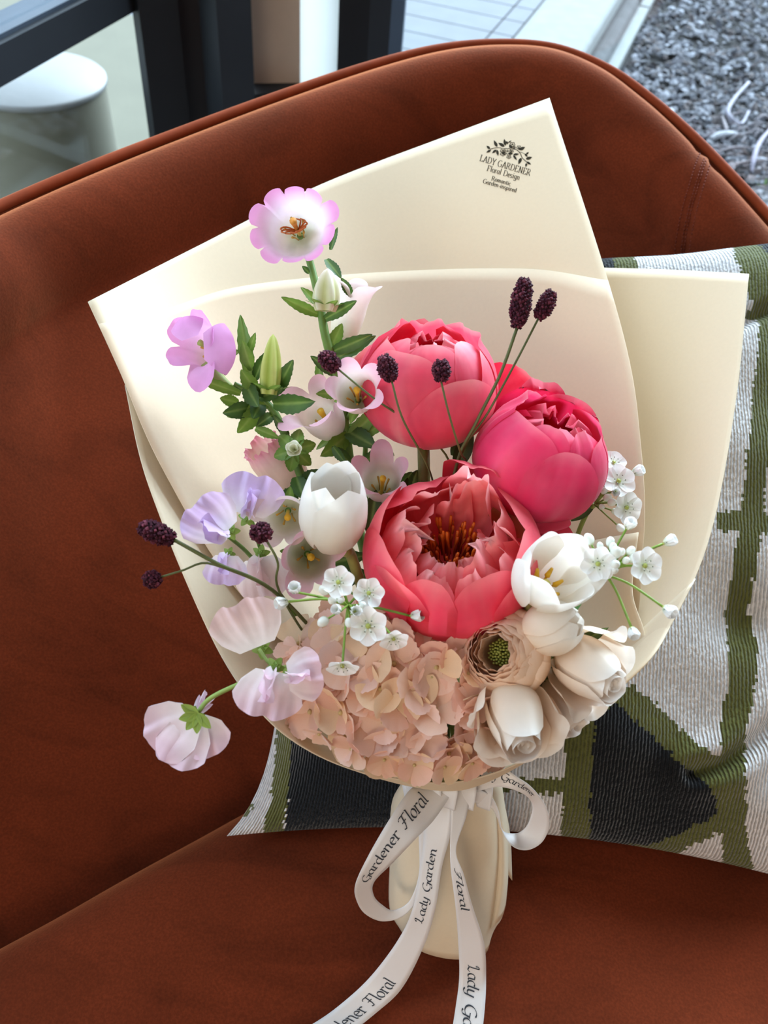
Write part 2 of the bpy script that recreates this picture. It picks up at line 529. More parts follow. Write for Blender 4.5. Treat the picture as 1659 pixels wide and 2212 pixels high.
# mulch pieces
def chip_vf(c, s, kind):
    a = RNG.uniform(0, 6.28); t = RNG.normal(0, 0.35); tt = RNG.normal(0, 0.35)
    M = np.array(Matrix.Rotation(a, 3, 'Z') @ Matrix.Rotation(t, 3, 'X') @ Matrix.Rotation(tt, 3, 'Y'))
    V = np.array([(1, 0.1, 0), (0.4, 1, 0.1), (-0.6, 0.9, -0.1), (-1, 0, 0.1), (-0.3, -1, 0), (0.7, -0.8, 0), (0.1, 0, 0.55), (0, 0, -0.5)], float)
    V *= s * np.array([1, RNG.uniform(0.35, 0.8), RNG.uniform(0.4, 0.9)]) * RNG.uniform(0.8, 1.2, (8, 1))
    V = V @ M.T + c
    Fc = [(i, (i + 1) % 6, 6) for i in range(6)] + [((i + 1) % 6, i, 7) for i in range(6)]
    return V, Fc
items, cc = [], []
mulch_pal = [srgb(84, 84, 92), srgb(72, 72, 80), srgb(98, 96, 103), srgb(118, 118, 126), srgb(60, 58, 62), srgb(88, 79, 80), srgb(138, 138, 146)]
n = 0
while n < 5200:
    px, py = RNG.uniform(1230, 1720), RNG.uniform(-40, 660)
    p = UZ(px, py, -0.13)
    if loc(p[:2])[1] < kb + 0.03: 
        n += 0.2; continue
    s = RNG.uniform(0.010, 0.028)
    v, f = chip_vf(p + np.array([0, 0, RNG.uniform(0, 0.012)]), s, 0)
    items.append((v, f))
    c = mulch_pal[int(RNG.integers(0, 7))] if RNG.random() > 0.03 else srgb(170, 172, 182)
    if py > 330 and RNG.random() < 0.5: c = mixc(c, srgb(116, 94, 90), 0.5)
    cc += [c] * 8
    n += 1
V, Fc = join_vf(items)
mu = add('bark_mulch', mesh('bark_mulch', V, Fc, M_CHIP, col=cc, smooth=False))
tag(mu, 'grey brown bark mulch and gravel bed outside the window', 'mulch', kind='stuff')
# pale dry straws and leaves lying on the mulch
def straw(pp, r, c, label):
    P = [UZ(x, y, -0.13 + 0.02 + dz) for x, y, dz in pp]
    V, Fc = tube_vf(P, [r * 0.7, r, r, r * 0.5], 6, n=14)
    V = np.array(V)
    o = add('dry_straw', mesh('dry_straw', V, Fc, M_CHIP, col=[c] * len(V)))
    tag(o, label, 'straw', 'dry straws on the mulch')
straw([(1617, 178, 0), (1585, 215, .02), (1572, 245, .02), (1600, 268, 0), (1618, 240, 0)], 0.008, srgb(158, 154, 166), 'pale hooked dry straw lying highest on the mulch bed')
straw([(1665, 278, 0), (1640, 310, .02), (1628, 345, .02), (1624, 372, 0)], 0.0085, srgb(156, 148, 164), 'thick pale straw curving out of the frame at right edge')
straw([(1560, 252, 0), (1568, 275, .01), (1570, 290, 0)], 0.006, srgb(140, 132, 136), 'short pale straw below the hooked straw on mulch')
straw([(1535, 300, 0), (1560, 290, .01), (1590, 288, 0)], 0.012, srgb(178, 178, 184), 'stubby whitish straw close to the chair back edge')
straw([(1545, 330, 0), (1590, 318, .01), (1640, 322, 0)], 0.005, srgb(136, 126, 130), 'thin dusty straw lying level among mulch near chair')
straw([(1560, 372, 0), (1600, 352, .01), (1659, 345, 0)], 0.005, srgb(130, 116, 118), 'thin brownish straw just above the green sprig')
items, cc = [], []
for k in range(60):
    x, y = RNG.uniform(1500, 1670), RNG.uniform(250, 430)
    dx, dy = RNG.uniform(-45, 45), RNG.uniform(-16, 16)
    p0, p1 = UZ(x, y, -0.115), UZ(x + dx, y + dy, -0.11)
    v, f = tube_vf([p0, (p0 + p1) / 2 + np.array([0, 0, .012]), p1], [0.003, 0.004, 0.002], 5, n=6)
    items.append((v, f)); cc += [mixc(srgb(106, 98, 102), srgb(146, 138, 144), RNG.random())] * len(v)
V, Fc = join_vf(items)
o = add('dry_fibres', mesh('dry_fibres', V, Fc, M_CHIP, col=cc))
tag(o, 'tangle of thin dry fibres on the mulch beside the chair', 'fibres', kind='stuff')
# green sprig outside
SPRIG = thing('green_sprig', UZ(1650, 400, -0.13), 'small green sprig on the mulch at right edge', 'plant')

# patio and round white table seen through the left window
_pp = [rail_b[:2] + DL * 1.45 + nL * 0.06, rail_b[:2] + DL * 1.45 + nL * 4, rail_a[:2] - DL * 4 + nL * 4, rail_a[:2] - DL * 4 + nL * 0.06]
_ar = sum(_pp[i][0] * _pp[(i + 1) % 4][1] - _pp[(i + 1) % 4][0] * _pp[i][1] for i in range(4))
pt = add('patio', mesh('patio', *prism_vf(_pp if _ar > 0 else _pp[::-1], -0.13, 0.004), M_PATIO, smooth=False))
tag(pt, kind='structure')
tb = U(70, 165, 1.75)
tz = tb[2]
rt = thing('round_table', (tb[0], tb[1], 0.004), 'round white drum table seen through the left window', 'table')
def lathe_vf(prof, seg=40):
    V, Fc = [], []
    for r, z in prof:
        for q in range(seg):
            a = 2 * math.pi * q / seg
            V.append((r * math.cos(a), r * math.sin(a), z))
    return V, gridfaces(seg, len(prof) - 1, wrap=True)
TRN = 0.15
V, Fc = lathe_vf([(0.0005, tz), (TRN - .004, tz), (TRN, tz - .004), (TRN, tz - .012), (TRN - .004, tz - .014)], 56)
add('table_top', mesh('table_top', [(v[0] + tb[0], v[1] + tb[1], v[2]) for v in V], Fc, M_TABLE), rt)
V, Fc = lathe_vf([(TRN - .004, tz - .014), (TRN - .003, tz * .5), (TRN - .004, .02), (TRN - .01, .004)], 56)
add('drum', mesh('drum', [(v[0] + tb[0], v[1] + tb[1], v[2]) for v in V], Fc, M_PATIO), rt)

# ================================================================== armchair
crest_px = [(-620, 860, .52), (-330, 640, .60), (-150, 530, .65), (0, 452, .70), (200, 365, .745), (400, 287, .79), (600, 213, .83), (800, 146, .865), (950, 108, .885),
            (1080, 96, .895), (1200, 106, .895), (1310, 150, .89), (1400, 214, .88), (1480, 284, .87), (1560, 365, .855), (1659, 473, .835), (1800, 640, .80), (2000, 900, .74), (2150, 1150, .68)]
crease_px = [(-620, 2330), (-330, 2200), (-150, 2105), (0, 2022), (130, 1950), (275, 1868), (420, 1790), (560, 1715), (700, 1655), (850, 1610), (1000, 1580),
             (1150, 1570), (1300, 1575), (1450, 1595), (1600, 1630), (1760, 1690), (1930, 1780), (2120, 1920), (2330, 2120)]
K = np.array([U(*p) for p in crest_px])
E = np.array([UZ(x, y, SEAT_H - 0.025) for x, y in crease_px])
NS, NV = 150, 46
ss = np.linspace(0, 1, NS + 1)
Ks, Es = spline(K, ss), spline(E, ss)
Eb = Es.copy(); Eb[:, 2] -= 0.03
cen = np.array([0.12, 0.18, 0])
armchair = thing('armchair', (cen[0], cen[1], 0), 'rust orange velvet tub armchair with piped rim, holding the bouquet', 'armchair')
T = np.gradient(Ks, axis=0); T[:, 2] = 0; T /= np.linalg.norm(T, axis=1)[:, None]
inn = np.stack([T[:, 1], -T[:, 0], np.zeros(NS + 1)], 1)      # horizontal, towards the sitter
flip = np.sign(np.einsum('ij,ij->i', inn, cen - Ks)); inn *= np.where(flip == 0, 1, flip)[:, None]
vv = np.linspace(0, 1, NV + 1)
Vv = np.zeros((NV + 1, NS + 1, 3))
NR = 14                                    # rows that make the rounded upholstered roll under the rim
RR = 0.058
for j in range(NV + 1):
    if j <= NR:
        th = math.radians(100) * j / NR
        Vv[j] = Ks + inn * (RR * math.sin(th)) + np.array([0, 0, 0.012 * math.sin(2.2 * th) - RR * 0.95 * (1 - math.cos(th)) - (0.010 if j == 0 else 0.003 if j == 1 else 0)])
    else:
        v = (j - NR) / (NV - NR)
        Vv[j] = Vv[NR] * (1 - v) + Eb * v + inn * 0.016 * math.sin(math.pi * v) ** 1.0
# soft dimples and folds of the fabric
for j in range(NV + 1):
    for i in range(NS + 1):
        q = Vv[j, i]
        w = math.sin(math.pi * vv[j]) if j > NR else 0.3
        Vv[j, i] += inn[i] * w * (0.0022 * math.sin(9 * q[0] + 5 * q[2] + 1) + 0.0016 * math.sin(23 * q[2] - 11 * q[0]))
# seam between two panels of the back, right-hand side
seam_px = [(1533, 322), (1519, 355), (1505, 400), (1492, 445), (1480, 500), (1472, 560), (1466, 640)]
seam_s = spline(np.array(seam_px, float), np.linspace(0, 1, 40))
for j in range(NV + 1):
    for i in range(NS + 1):
        q = PX(Vv[j, i])
        if 1400 < q[0] < 1620 and 300 < q[1] < 640:
            dd = np.min(np.hypot(*(seam_s - q).T))
            Vv[j, i] += inn[i] * (-0.004 * math.exp(-(dd / 7.0) ** 2) + 0.0025 * math.exp(-((dd - 22) / 14.0) ** 2))
V = Vv.reshape(-1, 3)
Fc = gridfaces(NS, NV)
BACKV, BACKF = V, Fc
back_bvh = BVHTree.FromPolygons([tuple(v) for v in V], Fc)
back = add('backrest', mesh('backrest', V, Fc, M_VELVET), armchair)


def hit(bvh, px, py, lift=0.0006, lo=0.0):
    r = ROT @ np.array([(px - PW / 2) / FPX, (PH / 2 - py) / FPX, -1.0])
    n = np.linalg.norm(r); r = r / n
    h = bvh.ray_cast(Vector(CAM + r * lo), Vector(r))
    if h[0] is None:
        return None
    return np.array(h[0]) - r * lift


# stitching rows beside the seam
items = []
for off in (-17, -3, 3, 15):
    L = seam_s[1:-6]
    tt = np.linspace(0, 1, 34)
    P2 = spline(L, tt)
    for k in range(0, 33):
        a, b = P2[k], P2[k] + (P2[k + 1] - P2[k]) * 0.6
        ha, hb = hit(back_bvh, a[0] + off, a[1], 0.0004), hit(back_bvh, b[0] + off, b[1], 0.0004)
        if ha is None or hb is None: continue
        items.append(tube_vf([ha, (ha + hb) / 2 + CV(0, 0, 1) * 0.0004, hb], [0.0005], 5))
if items:
    V, Fc = join_vf(items)
    M_THREAD = material('thread', base=srgb(112, 44, 22), rough=0.8, noise=(200, 0.1, 2))
    o = add('stitching', mesh('stitching', V, Fc, M_THREAD), armchair); o['kind'] = 'stuff'

# piped rim and outer shell
outw = -inn
rim = Ks + outw * 0.006 + np.array([0, 0, -0.001])
V, Fc = tube_vf(rim, np.full(NS + 1, 0.0048), 10)
add('piping', mesh('piping', V, Fc, M_PIPE), armchair)
rows = []
for v, o_, dz in ((0, -0.016, -0.012), (0, 0.000, -0.008), (0, 0.006, -0.004), (0.0, 0.010, -0.006), (0.06, 0.016, 0), (0.25, 0.03, 0), (0.5, 0.03, 0), (0.75, 0.015, 0), (1, -0.03, 0)):
    q = Ks + outw * o_
    q = q.copy(); q[:, 2] = Ks[:, 2] * (1 - v) + 0.16 * v + dz
    rows.append(q)
V = np.array(rows).reshape(-1, 3)
o = add('outer_shell', mesh('outer_shell', V, gridfaces(NS, len(rows) - 1), M_VELVET), armchair)

# seat cushion
yf = -0.24
Fp = np.array([[E[0][0] - 0.02 + (E[-1][0] - E[0][0] + 0.04) * t, yf - 0.05 * math.sin(math.pi * t), 0] for t in np.linspace(0, 1, 19)])
Fs = spline(Fp, ss)
NW = 40
rows = []
for j in range(NW + 1):
    v = j / NW
    e = 1 - math.exp(-v * 26)
    b = Es * (1 - v) + Fs * v
    z = SEAT_H - 0.05 + 0.05 * e + 0.006 * math.sin(math.pi * min(1, v * 1.6)) - 0.03 * max(0, (v - 0.85) / 0.15) ** 2
    b[:, 2] = z
    b[:, 2] += (0.0022 * np.sin(11 * b[:, 0] + 8 * b[:, 1]) + 0.0016 * np.sin(27 * b[:, 0] - 17 * b[:, 1] + 1.2) + 0.001 * np.sin(46 * b[:, 1] + 31 * b[:, 0])) * min(1, v * 5)
    rows.append(b)
b = Fs.copy(); b[:, 1] -= 0.02; b[:, 2] = SEAT_H - 0.07; rows.append(b)
b = Fs.copy(); b[:, 1] -= 0.01; b[:, 2] = 0.20; rows.append(b)
V = np.array(rows).reshape(-1, 3)
SEATF = gridfaces(NS, len(rows) - 1)
seat_bvh = BVHTree.FromPolygons([tuple(v) for v in V], SEATF)
add('seat_cushion', mesh('seat_cushion', V, [f[::-1] for f in SEATF], M_VELVET), armchair)
base_poly = [tuple(p[:2] * 0.97 + cen[:2] * 0.03) for p in Es[::6]] + [tuple(p[:2] + np.array([0, 0.02])) for p in Fs[::-6]]
V, Fc = prism_vf(base_poly, 0.15, SEAT_H - 0.06)
add('base', mesh('base', V, Fc, M_VELVET, smooth=False), armchair)
M_LEG = material('black_leg', base=srgb(24, 22, 22), rough=0.4, noise=(20, 0.1, 2))
for q in (Es[20], Es[75], Es[130], Fs[30], Fs[120]):
    c = q[:2] * 0.9 + cen[:2] * 0.1
    V, Fc = tube_vf([(c[0], c[1], 0.0), (c[0], c[1], 0.16)], [0.012, 0.02], 12)
    add('leg', mesh('leg', V, Fc, M_LEG), armchair)

# ================================================================== knitted cushion
def poly(px, py, pts):
    c = False
    n = len(pts)
    j = n - 1
    for i in range(n):
        xi, yi = pts[i]; xj, yj = pts[j]
        if (yi > py) != (yj > py) and px < (xj - xi) * (py - yi) / (yj - yi) + xi:
            c = not c
        j = i
    return c


WHITE, OLIVE, BLACK = srgb(232, 228, 228), srgb(104, 106, 58), srgb(28, 31, 36)
PILLOW_PAT = [
    (OLIVE, [(1545, 1105), (1700, 1112), (1700, 1150), (1545, 1148)]),
    (OLIVE, [(1640, 690), (1624, 900), (1602, 1100), (1580, 1250), (1564, 1330), (1574, 1385), (1571, 1480), (1556, 1560), (1556, 1640), (1560, 1900), (1626, 1900), (1618, 1830), (1606, 1630), (1616, 1560), (1631, 1480), (1636, 1395), (1616, 1320), (1640, 1200), (1654, 1050), (1668, 900), (1690, 690)]),
    (OLIVE, [(1575, 515), (1655, 515), (1700, 620), (1700, 700), (1640, 700), (1618, 640)]),
    (OLIVE, [(1612, 672), (1700, 640), (1700, 700), (1612, 690)]),
    (BLACK, [(1625, 505), (1750, 505), (1750, 585), (1690, 575), (1650, 540)]),
    (OLIVE, [(1312, 505), (1352, 512), (1382, 585), (1320, 590)]),
    (BLACK, [(1200, 505), (1318, 505), (1326, 590), (1200, 590)]),
    # diamond with olive border
    (OLIVE, [(1318, 1500), (1368, 1478), (1410, 1518), (1440, 1545), (1470, 1575), (1500, 1598), (1530, 1620), (1560, 1640), (1570, 1790), (1520, 1815), (1470, 1840), (1440, 1862), (1270, 1862), (1270, 1500)]),
    (OLIVE, [(1221, 1480), (1284, 1480), (1278, 1830), (1214, 1830)]),
    (BLACK, [(1284, 1540), (1330, 1518), (1370, 1555), (1420, 1600), (1470, 1648), (1520, 1690), (1552, 1728), (1540, 1765), (1500, 1785), (1455, 1806), (1400, 1826), (1274, 1826)]),
    (OLIVE, [(1040, 1678), (1224, 1682), (1224, 1716), (1040, 1712)]),
    # left-hand end
    (OLIVE, [(596, 1540), (636, 1540), (622, 1700), (612, 1812), (566, 1812), (590, 1700)]),
    (BLACK, [(634, 1540), (900, 1540), (900, 1850), (612, 1850), (622, 1700)]),
    (OLIVE, [(505, 1715), (545, 1700), (550, 1745), (530, 1760)]),
]
STEPPX = 13.0


def knit_colour(px, py, u, v):
    if px < 480 or px > 1720 or py < 480 or py > 1960:
        a = (u * 4 + v * 3) % 1.0
        return OLIVE if a < 0.25 else (BLACK if a > 0.8 else WHITE)
    c = WHITE
    # stair-stepped intarsia edges: sample on the stitch lattice
    qx = (math.floor(px / STEPPX) + 0.5) * STEPPX
    for col, pts in PILLOW_PAT:
        if poly(0.45 * qx + 0.55 * px, py, pts):
            c = col
    return c


BLc, BRc = UZ(490, 1806, SEAT_H + 0.012), UZ(2010, 2000, SEAT_H + 0.012)
TLc, TRc = U(600, 545, .83), U(1960, 470, .775)
NPU, NPV = 250, 210
pn = np.cross(BRc - BLc, TLc - BLc); pn /= np.linalg.norm(pn)
if pn.dot(CAM - BLc) < 0: pn = -pn
pil = thing('knitted_cushion', (BLc + BRc) / 2, 'knitted cushion in white, olive and black geometric pattern behind the bouquet', 'cushion')
for side, nm in ((1, 'patterned_cover'), (-1, 'plain_cover')):
    NU_, NV_ = (NPU, NPV) if side == 1 else (50, 44)
    U_, V_ = np.meshgrid(np.linspace(0, 1, NU_ + 1), np.linspace(0, 1, NV_ + 1))
    pinch = 0.055; pinch_u = np.where(U_ < .5, 0.06, 0.055)
    uu = U_ + (0.5 - U_) * 2 * pinch_u * np.where(U_ < .5, 1 - np.abs(2 * V_ - 1) ** 7, 1 - (2 * V_ - 1) ** 2) * np.abs(2 * U_ - 1) ** 3
    v2 = V_ + (0.5 - V_) * 2 * pinch * (1 - (2 * U_ - 1) ** 2) * np.abs(2 * V_ - 1) ** 3
    P = ((1 - uu) * (1 - v2))[..., None] * BLc + (uu * (1 - v2))[..., None] * BRc + ((1 - uu) * v2)[..., None] * TLc + (uu * v2)[..., None] * TRc
    prof = ((1 - np.abs(2 * U_ - 1) ** 2.6) * (1 - np.abs(2 * V_ - 1) ** 2.6)) ** 0.55
    th = 0.062 if side == 1 else 0.05
    wr = 0.003 * np.sin(9 * U_ + 14 * V_) + 0.002 * np.sin(31 * U_ - 9 * V_) + 0.0016 * np.sin(40 * V_ + 13 * U_)
    P = P + (side * (prof * th + wr * np.minimum(1, prof * 2)))[..., None] * pn
    if side == 1:     # crease across the lower right, and a dent beside the stripe
        q = np.stack([PW / 2 - FPX * ((P - CAM) @ ROT[:, 0]) / ((P - CAM) @ ROT[:, 2]), PH / 2 + FPX * ((P - CAM) @ ROT[:, 1]) / ((P - CAM) @ ROT[:, 2])], -1)
        cl = np.array([(1500, 1668), (1560, 1652), (1610, 1618), (1670, 1565), (1740, 1490)], float)
        cs = spline(cl, np.linspace(0, 1, 40))
        dd = np.min(np.hypot(q[..., None, 0] - cs[:, 0], q[..., None, 1] - cs[:, 1]), -1)
        P = P - (0.010 * np.exp(-(dd / 16) ** 2) - 0.006 * np.exp(-((dd - 40) / 30) ** 2))[..., None] * pn
        cs = spline(np.array([(1590, 700), (1630, 678), (1720, 640)], float), np.linspace(0, 1, 30))
        dd = np.min(np.hypot(q[..., None, 0] - cs[:, 0], q[..., None, 1] - cs[:, 1]), -1)
        P = P - (0.012 * np.exp(-(dd / 16) ** 2))[..., None] * pn
        dd = np.hypot((q[..., 0] - 1600) / 60, (q[..., 1] - 1345) / 50)
        P = P - (0.008 * np.exp(-dd ** 2))[..., None] * pn
    Vp = P.reshape(-1, 3)
    Fp_ = gridfaces(NU_, NV_)
    me = mesh(nm, Vp, Fp_)
    ucoord = np.stack([U_, V_], -1).reshape(-1, 2)
    uvl = me.uv_layers.new(name='knit')
    li = np.zeros(len(me.loops), dtype=np.int32); me.loops.foreach_get('vertex_index', li)
    uvl.data.foreach_set('uv', ucoord[li].astype(np.float32).ravel())
    at = me.color_attributes.new('Col', 'FLOAT_COLOR', 'CORNER')
    cols = np.ones((len(me.loops), 4), np.float32)
    qv = (Vp[np.array(Fp_)].mean(1))
    for k, f in enumerate(Fp_):
        uvm = ucoord[f[0]]
        if side == 1:
            pxy = PX(qv[k]); c = knit_colour(pxy[0] + RNG.uniform(-3, 3), pxy[1] + RNG.uniform(-5, 5), *uvm)
        else:
            c = WHITE
        cols[4 * k:4 * k + 4, :3] = c
    at.data.foreach_set('color', cols.ravel())
    if side == 1:
        M_KNIT = material('knit', attr=True, rough=0.95, sheen=0.25, sheen_tint=(0.9, 0.95, 1), spec=0.1)
        nt = M_KNIT.node_tree; N = nt.nodes; Lk = nt.links
        uvn = N.new('ShaderNodeUVMap'); uvn.uv_map = 'knit'
        nz = N.new('ShaderNodeTexNoise'); nz.inputs['Scale'].default_value = 60; nz.inputs['Detail'].default_value = 3
        Lk.new(uvn.outputs[0], nz.inputs['Vector'])
        add_ = N.new('ShaderNodeMix'); add_.data_type = 'VECTOR'; add_.inputs[0].default_value = 0.0035
        Lk.new(uvn.outputs[0], add_.inputs[4]); Lk.new(nz.outputs['Color'], add_.inputs[5])
        mp = N.new('ShaderNodeMapping'); mp.inputs['Scale'].default_value = (1, 1, 1)
        Lk.new(add_.outputs[1], mp.inputs[0])
        wv = N.new('ShaderNodeTexWave'); wv.wave_type = 'BANDS'; wv.bands_direction = 'X'; wv.inputs['Scale'].default_value = 64
        wv.inputs['Distortion'].default_value = 0.8; wv.inputs['Detail'].default_value = 2; wv.inputs['Detail Scale'].default_value = 6
        Lk.new(mp.outputs[0], wv.inputs[0])
        vo = N.new('ShaderNodeTexVoronoi'); vo.inputs['Scale'].default_value = 260
        mp2 = N.new('ShaderNodeMapping'); mp2.inputs['Scale'].default_value = (1.0, 0.55, 1)
        Lk.new(uvn.outputs[0], mp2.inputs[0]); Lk.new(mp2.outputs[0], vo.inputs['Vector'])
        ad = N.new('ShaderNodeMath'); ad.operation = 'MULTIPLY_ADD'; ad.inputs[1].default_value = -0.8
        Lk.new(vo.outputs['Distance'], ad.inputs[0]); Lk.new(wv.outputs['Fac'], ad.inputs[2])
        bp = N.new('ShaderNodeBump'); bp.inputs['Strength'].default_value = 0.75; bp.inputs['Distance'].default_value = 0.0028
        Lk.new(ad.outputs[0], bp.inputs['Height']); Lk.new(bp.outputs[0], N['Principled BSDF'].inputs['Normal'])
        # darker gaps between the knitted ribs
        bs = N['Principled BSDF'].inputs['Base Color']; src = bs.links[0].from_socket
        mr = N.new('ShaderNodeMapRange'); mr.inputs[1].default_value = -0.35; mr.inputs[2].default_value = 0.25; mr.inputs[3].default_value = 0.62; mr.inputs[4].default_value = 1.0
        Lk.new(ad.outputs[0], mr.inputs[0])
        mm = N.new('ShaderNodeMix'); mm.data_type = 'RGBA'; mm.blend_type = 'MULTIPLY'; mm.inputs[0].default_value = 1
        Lk.new(src, mm.inputs[6]); Lk.new(mr.outputs[0], mm.inputs[7]); Lk.new(mm.outputs[2], bs)
    me.materials.append(M_KNIT)
    add(nm, me, pil)
# ================================================================== wrapping paper
wrap = thing('wrapping_paper', U(960, 2055, .62), 'large cream paper sheets wrapped into a cone around the flowers', 'wrapping paper')


def surf(rows, nu, nv):
    """smooth surface through a lattice of pixel/depth control points"""
    R = [np.array([U(*p) for p in r]) for r in rows]
    tu = np.linspace(0, 1, nu + 1)
    lines = np.array([spline(r, tu) for r in R])          # rows x (nu+1) x 3
    out = np.array([spline(lines[:, i], np.linspace(0, 1, nv + 1)) for i in range(nu + 1)])
    return out.transpose(1, 0, 2)                          # (nv+1) x (nu+1) x 3


NECK = U(962, 1712, .575)
NECKP = U(962, 1662, .585)
# tall back sheet (its printed corner stands highest)
A_rows = [
    [(890, 1700, .575), (925, 1700, .592), (962, 1700, .597), (1000, 1700, .592), (1035, 1700, .575)],
    [(690, 1440, .548), (810, 1430, .612), (985, 1420, .635), (1180, 1420, .610), (1335, 1430, .568)],
    [(505, 1265, .535), (680, 1200, .625), (930, 1150, .660), (1200, 1160, .630), (1388, 1190, .572)],
    [(345, 1000, .535), (560, 920, .635), (860, 850, .685), (1150, 850, .655), (1384, 960, .590)],
    [(258, 800, .545), (480, 690, .640), (800, 600, .700), (1080, 560, .685), (1338, 690, .625)],
    [(190, 652, .555), (430, 530, .640), (690, 400, .705), (960, 296, .725), (1187, 212, .715)],
]
A = surf(A_rows, 56, 60)
# crisp straight right edge between the printed corner and the bend
VA = A.reshape(-1, 3); FA = gridfaces(56, 60)
sheetA = add('printed_sheet', mesh('printed_sheet', VA, FA, M_PAPER), wrap); solid(sheetA, 0.0007)
bvhA = BVHTree.FromPolygons([tuple(v) for v in VA], FA)

# outer sheet: runs round the front as a lip and ends in the right-hand corner
rim_px = [(270, 832, .556), (302, 985, .535), (342, 1105, .520), (402, 1255, .505), (480, 1420, .492), (560, 1535, .486), (640, 1605, .484), (740, 1655, .486), (842, 1680, .489),
          (960, 1691, .490), (1060, 1672, .490), (1160, 1628, .490), (1260, 1562, .494), (1350, 1478, .502), (1432, 1378, .514), (1502, 1250, .532), (1556, 1072, .560), (1592, 850, .598), (1618, 592, .650)]
top_px = [(1618, 592, .650), (1460, 584, .690), (1303, 577, .715), (1100, 577, .735), (900, 583, .735), (700, 600, .720), (560, 622, .690), (430, 655, .650), (330, 730, .600), (270, 832, .5565)]
def ruled(rim, neck_ang, neck_r, nu, nv, bulge):
    R = spline(np.array([U(*p) for p in rim]), np.linspace(0, 1, nu + 1))
    ax = CV(-0.02, 0.86, 0.25)                        # handle axis
    e1 = CV(1, 0, 0); e1 = e1 - e1.dot(ax) * ax; e1 /= np.linalg.norm(e1)
    e2 = np.cross(ax, e1)
    if e2.dot(CV(0, 0, 1)) < 0: e2 = -e2
    out = np.zeros((nv + 1, nu + 1, 3))
    for i in range(nu + 1):
        a = neck_ang[0] + (neck_ang[1] - neck_ang[0]) * i / nu
        nk = NECKP + neck_r * (math.cos(a) * e1 + math.sin(a) * e2)
        rad = R[i] - NECK; rad = rad - rad.dot(ax) * ax
        rad /= np.linalg.norm(rad) + 1e-9
        for j in range(nv + 1):
            t = j / nv
            out[j, i] = nk * (1 - t) + R[i] * t + rad * bulge * math.sin(math.pi * t)
    return out
B1 = ruled(rim_px[:16], (math.pi, 0.0), 0.026, 90, 34, 0.003)
o = add('lip_sheet', mesh('lip_sheet', B1.reshape(-1, 3), gridfaces(90, 34), M_PAPER), wrap); solid(o, 0.0007)
B2 = ruled(top_px[3:], (-0.6, -math.pi), 0.026, 60, 34, 0.003)
o = add('backing_sheet', mesh('backing_sheet', B2.reshape(-1, 3), gridfaces(60, 34), M_PAPER), wrap); solid(o, 0.0007)
Bq = surf([
    [(985, 1662, .606), (1030, 1664, .596), (1058, 1668, .580)],
    [(1090, 1500, .640), (1230, 1490, .585), (1350, 1476, .503)],
    [(1150, 1330, .668), (1310, 1310, .612), (1460, 1330, .5215)],
    [(1190, 1130, .690), (1380, 1110, .632), (1538, 1140, .549)],
    [(1200, 860, .708), (1410, 850, .656), (1590, 860, .597)],
    [(1180, 576, .725), (1420, 582, .692), (1618, 592, .645)],
], 40, 60)
o = add('corner_sheet', mesh('corner_sheet', Bq.reshape(-1, 3), gridfaces(40, 60), M_PAPER), wrap); solid(o, 0.0007)
# added sheet, bounced light painted peach; its curved top edge crosses behind the flowers
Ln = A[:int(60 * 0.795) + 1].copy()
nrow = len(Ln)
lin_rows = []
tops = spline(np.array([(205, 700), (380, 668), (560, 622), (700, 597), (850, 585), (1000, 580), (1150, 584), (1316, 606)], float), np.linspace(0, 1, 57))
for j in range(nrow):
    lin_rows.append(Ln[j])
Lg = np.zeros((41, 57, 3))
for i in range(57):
    # column of the tall sheet up to where it crosses the added sheet's top edge in view
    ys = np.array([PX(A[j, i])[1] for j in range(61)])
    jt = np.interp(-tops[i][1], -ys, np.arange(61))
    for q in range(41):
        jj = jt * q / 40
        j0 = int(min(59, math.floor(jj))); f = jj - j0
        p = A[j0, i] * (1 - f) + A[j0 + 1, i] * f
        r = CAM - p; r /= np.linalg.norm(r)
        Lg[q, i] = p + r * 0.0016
o = add('bounce_tint_sheet', mesh('bounce_tint_sheet', Lg.reshape(-1, 3), gridfaces(56, 40), M_BOUNCE_TINT), wrap); solid(o, 0.0005)

# inner liner corner peeping out at the lower right
L_rows = [
    [(960, 1690, .570), (1010, 1690, .565), (1060, 1690, .555)],
    [(1130, 1520, .570), (1240, 1490, .555), (1320, 1452, .535)],
    [(1180, 1420, .590), (1300, 1400, .560), (1392, 1386, .534)],
    [(1200, 1320, .605), (1310, 1300, .575), (1366, 1278, .552)],
    [(1220, 1180, .615), (1320, 1160, .590), (1379, 1150, .568)],
]
Lq = surf(L_rows, 20, 30)
o = add('liner_corner', mesh('liner_corner', Lq.reshape(-1, 3), gridfaces(20, 30), M_PAPER), wrap); solid(o, 0.0005)

# paper skirt round the stems below the tie
def skirt(name, cols, nu=40, nv=20):
    S = surf(cols, nu, nv)
    o = add(name, mesh(name, S.reshape(-1, 3), gridfaces(nu, nv), M_PAPER), wrap); solid(o, 0.0006)
    return o
skirt('handle_wrap', [
    [(868, 1690, .575), (880, 1690, .556), (930, 1692, .545), (985, 1692, .544), (1040, 1690, .552), (1062, 1690, .575)],
    [(846, 1740, .590), (862, 1740, .566), (925, 1742, .553), (990, 1742, .552), (1060, 1742, .562), (1088, 1740, .590)],
    [(843, 1850, .605), (862, 1852, .580), (925, 1860, .566), (990, 1864, .564), (1062, 1862, .575), (1094, 1850, .600)],
    [(842, 1960, .618), (862, 1966, .592), (920, 1985, .580), (985, 1995, .578), (1048, 1990, .590), (1088, 1968, .612)],
    [(868, 2012, .622), (880, 2030, .602), (918, 2058, .594), (985, 2072, .593), (1046, 2062, .602), (1062, 2012, .622)],
])
